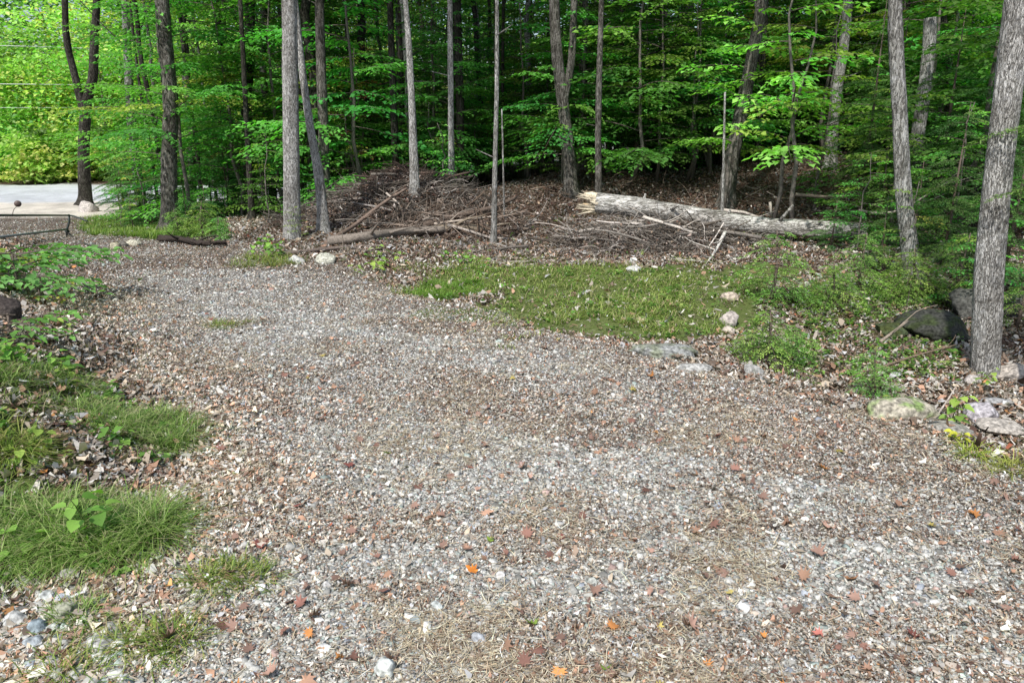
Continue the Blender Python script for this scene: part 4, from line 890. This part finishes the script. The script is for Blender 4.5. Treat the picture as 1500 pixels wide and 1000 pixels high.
# ------------------------------------------------------------------ beyond the road
def bush(x, y, k, s, label, name='roadside_bush'):
    o = thing(name, (x, y, float(height(x, y))), label, 'bush' if 'bush' in name else 'tree', None, random.uniform(0, 6), s)
    H = [3.0, .75, 3.3][k]; mb = MB()
    for j in range(3 if k == 1 else 1):
        mb.add(*tube([[0, 0, -.1], [.1*j, .05, H*.5], [.2*(j-1), .1, H*1.2]], [.09 if k != 1 else .03, .06 if k != 1 else .02, .01], 8), col=(.14, .12, .1))
    mb.build('trunk', M['twig'], o); link('crown', SUNC[k], M['leaf_sun'], o, (0, 0, H)); return o
bl = ['rounded sunlit bush just over the road at the left picture edge', 'yellow-green bush beside the first over the road', 'sunlit bush over the road left of the forked tree', 'low bright bush over the road seen through the fork gap', 'sunlit bush right of the forked tree over the road', 'pale bush behind the dark hemlock over the road', 'yellow roadside bush behind the front row over the road', 'leafy roadside bush in the second row over the road', 'green roadside bush where the road leaves view', 'small roadside bush at the far verge']
for i, lb in enumerate(bl):
    x = -23.8+i*1.55; y = road_near(x)+11.0+(i % 3)*.7; bush(x, y, 1, random.uniform(1.0, 1.5), lb)
tl = ['sunlit maple over the road at the left picture edge', 'sunlit maple with orange tips behind the power lines', 'bright birch-green tree over the road', 'tall sunlit tree framed by the fork of the roadside tree', 'yellow-green tree right of the forked trunk over the road', 'sunlit tree behind the slim curving trunk', 'light green tree where the road bends', 'bright tree beyond the bend of the road', 'second row maple high behind the power lines', 'second row tree above the roadside bushes', 'second row tree behind the forked trunk', 'second row tree at the bend']
for i, lb in enumerate(tl):
    x = -30+(i % 8)*3.1+(i//8)*4.5; y = road_near(x)+13.2+(i//8)*3.6+(i % 2)*1.2
    bush(x, y, 0 if i % 2 else 2, random.uniform(.95, 1.25), lb, 'roadside_tree')
# more sunlit trees past the road bend, seen as glints through the wood
gl = ['sunlit tree on the far side of the road glimpsed through the trunks']
for i in range(12):
    x = -6+i*2.9; y = road_near(x)+12.5+(i % 3); o = bush(x, y, 0 if i % 2 else 2, random.uniform(.8, 1.1), gl[0], 'far_roadside_tree'); o['group'] = 'sunlit trees glimpsed through the wood'
# distant mass
def far_wood():
    g = np.random.default_rng(8); n = 120000; a = np.radians(g.uniform(-55, 50, n)); r = g.uniform(62, 80, n); z = g.uniform(0, 1, n)**1.2*22
    cl = fbm(a*60, z*.9, 1, 3); k = cl > .36; a, r, z = a[k], r[k], z[k]; n = len(a); x, y = r*np.sin(a), r*np.cos(a)
    P = np.stack([x, y, height(x, y, False)+z], 1); az = g.uniform(0, 2*PI, n); D = np.stack([np.cos(az), np.sin(az), g.normal(-.2, .3, n)], 1); Nn = np.stack([g.normal(0, .6, n), g.normal(-.3, .5, n), np.ones(n)], 1)
    V, T = leaf_arrays(P, D, Nn, g.uniform(.35, .7, n), g.uniform(.25, .5, n), .1)
    C = np.clip(np.repeat(pick(g, n, [(3, (.14, .28, .05)), (2, (.22, .38, .07)), (1, (.38, .50, .10))], .3), 4, 0), 0, .8)  # greens raised to paint in light the mass loses to self-shading
    tag(link('distant_forest', fast_mesh('distant_forest', V, [T], C), M['leaf_dark']), 'solid green mass of distant forest behind the trunks', 'forest', kind='stuff')
far_wood()

# ------------------------------------------------------------------ dead wood
def stick_path(p0, d, L_, g, n=7, bend=.25):
    t = np.linspace(0, 1, n)[:, None]; a = g.normal(0, bend, 3); b = g.normal(0, bend*.5, 3)
    return p0+t*L_*d+L_*(t*(1-t))*a+L_*np.sin(t*6)*b*.15
TW = [(3, (.17, .15, .13)), (3, (.27, .245, .215)), (3, (.09, .075, .06)), (1.2, (.45, .41, .37))]
def brush_pile(name, label, cx, cy, rx, ry, h, n, seed, pal, Ls=(.5, 1.6), rr=(.004, .014), zf=0):
    g = np.random.default_rng(seed); mb = MB()
    for i in range(n):
        a = g.uniform(0, 2*PI); q = math.sqrt(g.random()); x = cx+math.cos(a)*q*rx; y = cy+math.sin(a)*q*ry
        top = h*(1-q**2); z = float(height(x, y))+g.uniform(0, 1)*top+.02
        az = g.uniform(0, 2*PI); el = g.normal(0, .28); d = np.array([math.cos(az)*math.cos(el), math.sin(az)*math.cos(el), math.sin(el)])
        L_ = g.uniform(*Ls)*.9; r = g.uniform(*rr)**1.0; p = stick_path(np.array([x, y, z])-d*L_/2, d, L_, g)
        zz = height(p[:, 0], p[:, 1], False)+.01; p[:, 2] = np.maximum(p[:, 2], zz)
        c = pick(g, 1, pal, .25)[0]; mb.add(*tube(p, np.linspace(r, r*.35, len(p)), 5), col=c)
        for _ in range(g.integers(0, 4)):
            k = g.integers(2, 6); dd = d+g.normal(0, .7, 3); dd /= np.linalg.norm(dd); q2 = stick_path(p[k], dd, L_*g.uniform(.2, .45), g, 5); mb.add(*tube(q2, np.linspace(r*.5, r*.2, 5), 4), col=c*.9)
    for i in range(n//40):
        a = g.uniform(0, 2*PI); q = math.sqrt(g.random()); x = cx+math.cos(a)*q*rx; y = cy+math.sin(a)*q*ry; az = g.uniform(-.5, .5)+g.choice([0, PI]); el = g.normal(0, .15)
        d = np.array([math.cos(az), math.sin(az), el]); L_ = g.uniform(.5, 1.5); p = stick_path(np.array([x, y, float(height(x, y))+h*(1-q*q)*g.uniform(.3, 1)])-d*L_/2, d, L_, g, 9, .12)
        p[:, 2] = np.maximum(p[:, 2], height(p[:, 0], p[:, 1], False)+.015); r = g.uniform(.014, .028); mb.add(*tube(p, np.linspace(r, r*.6, 9), 8, rough=.2, phase=g.random()), col=pick(g, 1, pal, .2)[0])
    m = n*(3 if name == 'brush_pile' else 9); a = g.uniform(0, 2*PI, m); q = np.sqrt(g.random(m)); x = cx+np.cos(a)*q*rx; y = cy+np.sin(a)*q*ry
    T, Fq = litter_piece(m, g, g.uniform(.03, .075, m)); P = np.stack([x, y, height(x, y)+g.random(m)*h*(1-q*q)*.9+.01], 1)
    V = (np.einsum('nij,nkj->nki', rotz_tilt(m, g, .6), T)+P[:, None]).reshape(-1, 3)
    mb.add(V, Q=(Fq[None]+(np.arange(m)*6)[:, None, None]).reshape(-1, 4), col=np.repeat(pick(g, m, LITTER_W, .3), 6, 0))
    return tag(mb.build(name, M['twig']), label, 'brush pile', kind='stuff')
pa = atY(960, 345, 9.9)
brush_pile('brush_pile', 'tangle of pale bare twigs heaped under the fallen log', pa[0], 9.9, 1.35, .7, .34, 560, 3, TW, (.35, 1.1), (.003, .010))
brush_pile('brush_mound', 'high mound of brown brush and branches left of the log', -2.1, 12.3, 1.75, 1.1, .17, 900, 4, [(3, (.115, .10, .085)), (2, (.20, .18, .155)), (3, (.065, .055, .045)), (.5, (.36, .33, .30))], (.3, 1.2), (.003, .010))
brush_pile('twig_top', 'fine reddish brown twigs crowning the brush mound', -1.95, 12.9, .65, .45, .30, 520, 5, [(1, (.12, .085, .07)), (1, (.08, .06, .05))], (.3, .8), (.003, .006))
brush_pile('brush_scatter', 'low tangle of dark branches between mound and front sapling', -.75, 11.2, 1.1, .7, .16, 190, 6, [(2, (.20, .16, .13)), (2, (.11, .08, .06)), (.6, (.36, .32, .28))], (.4, 1.4), (.005, .016))
brush_pile('bank_twigs', 'dead twigs strewn over the leafy bank behind the log', 2.6, 13.0, 3.2, 1.3, .10, 170, 7, [(2, (.17, .13, .10)), (2, (.10, .07, .055)), (.5, (.32, .28, .25))], (.3, 1.2), (.003, .009))
brush_pile('fallen_twigs', 'few loose twigs lying on the litter before the grass', .8, 9.2, 3.0, .7, .04, 120, 8, TW, (.2, .7), (.003, .007))
def branch(pts, widths, col, label, name='fallen_branch', Ys=None, twigs=3, seed=0, ns=8, mat='twig', cat='branch', rough=.1, ln=1.0):
    P = np.array([atY(a, b, min(Y, float(hit(a, b+widths[0]*.6)[1]))) for a, b, Y in pts]); c = P[0].copy(); g = np.random.default_rng(seed)
    R = resample(P-c, .06); Ym = c[1]; R[:, 2] = np.maximum(R[:, 2], height(R[:, 0]+c[0], R[:, 1]+c[1], False)-c[2]+.3*widths[1]/F*Ym/2); r = np.linspace(widths[0], widths[1], len(R))/F*Ym/cp/2
    mb = MB(); mb.add(*tube(R, r, ns, rough=rough, phase=g.random()), col=col)
    for _ in range(twigs):
        i = g.integers(len(R)//4, len(R)); d = (R[-1]-R[0]); d /= np.linalg.norm(d); d = d+g.normal(0, .6, 3); d[2] = abs(d[2])*.6; d /= np.linalg.norm(d)
        q = stick_path(R[i], d, g.uniform(.2, .6)*ln, g, 6); mb.add(*tube(q, np.linspace(r[i]*.5, .002, 6), 5), col=col)
    return tag(mb.build(name, M[mat], loc=c, smooth=True), label, cat)
branch([(478, 356, 10.7), (520, 330, 11.0), (556, 300, 11.2), (596, 276, 11.5)], (8, 4), (.20, .15, .12), 'long dark branch slanting up across the brush mound', seed=1)
branch([(482, 353, 10.6), (540, 346, 10.6), (600, 338, 10.6), (650, 336, 10.7)], (14, 10), (.22, .19, .16), 'grey fallen trunk lying along the foot of the brush mound', name='dead_log', seed=2, ns=16, cat='log')
branch([(632, 337, 10.9), (670, 331, 10.9), (716, 336, 10.9)], (12, 9), (.24, .20, .15), 'short mossy fallen trunk right of the brush mound', name='dead_log', seed=3, ns=14, cat='log')
branch([(618, 330, 11.0), (660, 318, 11.2), (718, 306, 11.5), (760, 288, 12)], (9, 5), (.13, .10, .08), 'dark branch rising toward the right of the brush mound', seed=4)
branch([(636, 328, 10.9), (680, 322, 11), (725, 317, 11.2)], (4, 2), (.42, .36, .30), 'thin tan branch lying over the short mossy trunk', seed=5)
branch([(566, 283, 11.6), (585, 299, 11.4)], (3, 2), (.5, .44, .38), 'short broken white twig on the brush mound', seed=6, twigs=1)
branch([(408, 372, 9.5), (450, 368, 9.6), (500, 362, 9.7), (560, 360, 9.8)], (7, 4), (.16, .13, .11), 'dark stick lying behind the two white stones', seed=7)
branch([(462, 376, 9.2), (520, 370, 9.3), (560, 364, 9.4)], (5, 3), (.19, .16, .13), 'second dark stick just right of the white stones', seed=8)
branch([(1062, 340, 9.4), (1054, 356, 9.2), (1047, 370, 9.0), (1036, 384, 8.8)], (5, 2), (.62, .59, .54), 'white bleached forked branch hanging from the middle of the log', seed=9, twigs=8)
branch([(942, 318, 9.8), (985, 330, 9.6), (1020, 342, 9.5)], (5, 3), (.55, .5, .44), 'pale curved stick leaning below the log', seed=10)
branch([(1128, 296, 10.9), (1130, 318, 10.9)], (4, 3), (.4, .36, .31), 'short upright stub behind the right half of the log', seed=11, twigs=0)
branch([(1060, 308, 11.0), (1090, 311, 10.9), (1110, 318, 10.8)], (5, 3), (.48, .43, .38), 'bent pale branch resting behind the log', seed=12, twigs=1)
branch([(1258, 308, 9.2), (1310, 318, 9.0), (1345, 292, 8.9), (1400, 260, 8.8)], (3.5, 2), (.36, .32, .27), 'long bare twig arching up right of the log end', seed=13, twigs=3)
branch([(1165, 285, 12.2), (1230, 290, 12), (1272, 282, 12)], (5, 3), (.33, .27, .22), 'bare branch lying on the bank behind the log end', seed=14, twigs=4)
branch([(234, 349, 12.7), (262, 350, 12.4), (300, 357, 12.0), (332, 355, 12.0)], (10, 5), (.05, .04, .034), 'dark rotten log along the corner of the drive under the hemlock', name='rotten_log', seed=15, ns=16, cat='log', twigs=5, rough=.6)
for a, b, s_, lb in ((262, 348, 1.5, 'low spreading hemlock sprig over the left half of the rotten log'), (298, 348, 1.9, 'dark hemlock sprig over the middle of the rotten log'), (322, 352, 1.2, 'small hemlock sprig at the thin end of the rotten log')):
    small('hemlock_sprig', YEW, 2, a, b, s_, lb, 'conifer', 'needle')
branch([(1270, 545, 5.0), (1340, 520, 5.3), (1400, 505, 5.4)], (4, 2), (.2, .15, .11), 'thin dark branch on the ground before the mossy boulder', seed=16, twigs=2)
branch([(1370, 612, 4.3), (1392, 580, 4.4), (1400, 566, 4.4)], (3, 2), (.45, .4, .35), 'thin grey twig sticking up behind the seedling', seed=17, twigs=0)
branch([(1290, 500, 5.6), (1330, 470, 5.9)], (5, 3), (.3, .25, .2), 'short broken stick left of the mossy boulder', seed=18, twigs=1)
branch([(60, 452, 6.9), (100, 475, 6.6), (130, 500, 6.4)], (6, 4), (.13, .10, .08), 'dark stick lying down the leaf bank', seed=19, twigs=2)
branch([(375, 560+34, 4.2), (440, 590, 4.25)], (3, 2), (.14, .1, .08), 'thin twig lying across the middle of the drive', seed=20, twigs=0)

# the fallen log with its splintered end
def fallen_log():
    A = atY(873, 299, 10.7); B = atY(1266, 341, 9.75); g = np.random.default_rng(4)
    root = thing('fallen_log', A, 'long pale fallen tree trunk with a splintered yellow broken end', 'log')
    t = np.linspace(0, 1, 220)[:, None]; P = (B-A)*t+np.array([0, 0, 1])*(-.10*t*(1-t)); r = np.linspace(.140, .100, 220)*(1+.035*np.sin(t[:, 0]*17)+.02*np.sin(t[:, 0]*41+1)); P = P+np.stack([0*t[:, 0], .05*np.sin(t[:, 0]*5), .025*np.sin(t[:, 0]*7+.5)], 1)
    mb = MB(); V, T, Q = tube(P, r, 40, cap=True, rough=.07, phase=.4); mb.add(V, T, Q)
    for i, (k, l) in enumerate([(40, .10), (62, .22), (110, .07), (150, .3), (178, .12)]):
        az = [1.9, -.4, 1.2, .9, -.7][i]; d = np.array([.3, -math.cos(az), abs(math.sin(az))]); q = P[k]+np.linspace(.1, .1+l, 4)[:, None]*d; mb.add(*tube(q, np.linspace(.025, .015, 4), 8))
    o = mb.build('trunk', M['bark_log'], root, smooth=True)
    ax = (B-A)/np.linalg.norm(B-A); up = np.array([0, 0, 1.0]); side = np.cross(ax, up); up = np.cross(side, ax); sm = MB()
    for i in range(64):
        a = g.uniform(0, 2*PI); q = .115*math.sqrt(g.uniform(.0, 1)); c = side*math.cos(a)*q+up*math.sin(a)*q; L_ = g.uniform(.05, .24)*(1.25 if math.sin(a) > .55 or math.sin(a) < -.5 else .55); w = g.uniform(.012, .04)
        n = 5; tt = np.linspace(0, 1, n)[:, None]; d = -ax+side*g.normal(0, .12)+up*g.normal(.1 if math.sin(a) > 0 else -.05, .14)
        pth = c+ax*.05+tt*d*(L_+.05); sm.add(*tube(pth, w*np.array([1, .95, .75, .45, .08]), 5, rough=.15, phase=g.random()), col=np.clip(np.array([.60, .53, .40])*g.uniform(.4, 1.1), 0, .85))
    for i, (u_, s_) in enumerate([(.1, .02), (-.03, -.05), (-.10, .03)]):   # big splinters
        c = up*u_+side*s_; tt = np.linspace(0, 1, 7)[:, None]; d = -ax*(.22 if i != 1 else .27)+up*(.03 if i == 0 else -.02)
        sm.add(*tube(c+ax*.03+tt*d+up*np.sin(tt*3)*.01, np.array([.05, .05, .045, .045, .035, .022, .006]), 7, rough=.35, phase=i*.3), col=[(.66, .58, .43), (.52, .40, .25), (.60, .50, .33)][i])
    sm.build('broken_end', M['twig'], root)
    e = MB(); e.add(*tube([B-A-ax*.01, B-A+ax*.012], [.112, .108], 24), col=(.45, .38, .28)); e.build('cut_end', M['twig'], root)
fallen_log()

# ------------------------------------------------------------------ gate
def gate():
    Y = float(hit(98, 346)[1]); o = thing('barrier_gate', atY(98, 345, Y), 'dark metal pipe gate across the drive before the road', 'gate'); O = np.array(o.location)
    def bar(nm, pts, r, col, ns=10):
        mb = MB(); mb.add(*tube(np.array([atY(*p) for p in pts])-O, r, ns), col=col); return mb.build(nm, M['metal'], o, smooth=True)
    dk = (.05, .065, .06); gy = (.26, .29, .29); Yl = min(Y, float(hit(0, 352)[1])); Yll = Yl-.7
    bar('top_rail', [(-130, 313, Yll), (-20, 315.5, Yl), (50, 315.5, (Y+Yl)/2), (101, 315.5, Y)], .017, dk)
    bar('top_rail_end', [(101, 315.5, Y), (108, 316.5, Y), (118, 320, Y-.1), (128, 324, Y-.2)], .017, dk)
    bar('bottom_rail', [(-130, 362, Yll), (0, 347, Yl), (98, 336, Y)], .018, gy)
    bar('end_post', [(101, 314, Y), (101.5, 325, Y), (98, 337, Y), (98, 346, Y)], .019, dk)
    bar('hinge_collar', [(96, 335, Y), (100, 341, Y)], .038, dk)
    bar('middle_strut', [(-60, 314, Yl-.3), (-60, 356, Yl-.3)], .018, dk)
    bar('reflector', [(26, 298.5, Yl-.01), (26.1, 298.5, Yl+.01)], .040, (.10, .07, .06), 20)
    bar('reflector_stem', [(18, 315, Yl+.05), (20, 307, Yl+.03), (26, 300, Yl+.03)], .004, (.12, .1, .09), 5)
    # cable to the stones
    pts = [(99, 341, Y)]+[(a, b, y) for a, b, y in [(110, 348, Y-.3), (124, 357, hit(124, 359)[1]), (140, 363, hit(140, 365)[1]), (158, 367, hit(158, 369)[1])]]
    mb = MB(); P = np.array([atY(*p) for p in pts])
    for k in range(2, len(P)): P[k][2] = max(P[k][2], float(height(P[k][0], P[k][1]))+.02)
    c = P[0].copy(); mb.add(*tube(resample(P-c, .08), .014, 6), col=(.05, .045, .04)); tag(mb.build('gate_cable', M['metal'], loc=c), 'dark slack cable running from the gate post to the stones', 'cable')
gate()
# power lines over the road
for py, lb, th in ((66, 'highest of the three pale power lines over the road', .014), (123, 'middle and brightest of the three power lines over the road', .017), (158, 'lowest of the three power lines over the road', .011)):
    a = atY(0, py, 31); x = np.linspace(-60, -12.5, 60); z = a[2]+.0012*(x+22)**2; yy = 4.5*ss(-22, -12, x)
    mb = MB(); mb.add(*tube(np.stack([x-a[0], yy, z-a[2]], 1), th, 5), col=(.62, .64, .64)); tag(mb.build('power_line', M['metal'], loc=a), lb, 'power line')

# ------------------------------------------------------------------ light
w = bpy.data.worlds.new('World'); SC.world = w; w.use_nodes = True; nt = w.node_tree; bg = nt.nodes['Background']
sky = nt.nodes.new('ShaderNodeTexSky'); sky.sky_type = 'NISHITA'; sky.sun_disc = False
EL, AZ = math.radians(52), math.radians(205)   # azimuth clockwise from +Y (north): sun behind and left of the camera
sky.sun_elevation = EL; sky.sun_rotation = AZ; sky.air_density = 1.0; sky.dust_density = 2.0
nt.links.new(sky.outputs[0], bg.inputs[0]); bg.inputs[1].default_value = .15
sd_ = bpy.data.lights.new('sun', 'SUN'); sd_.energy = 4.4; sd_.angle = math.radians(2.0); sd_.color = (1, .96, .9)
so = bpy.data.objects.new('sun', sd_); COL.objects.link(so)
sv = np.array([math.sin(AZ)*math.cos(EL), math.cos(AZ)*math.cos(EL), math.sin(EL)])
from mathutils import Vector
so.rotation_euler = Vector(sv).to_track_quat('Z', 'Y').to_euler(); so.location = (0, -5, 12)
SC.view_settings.view_transform = 'Standard'; SC.view_settings.look = 'None'; SC.view_settings.exposure = 0; SC.view_settings.gamma = 1
SC.cycles.max_bounces = 6; SC.cycles.transmission_bounces = 4; SC.cycles.diffuse_bounces = 3; SC.cycles.use_denoising = True
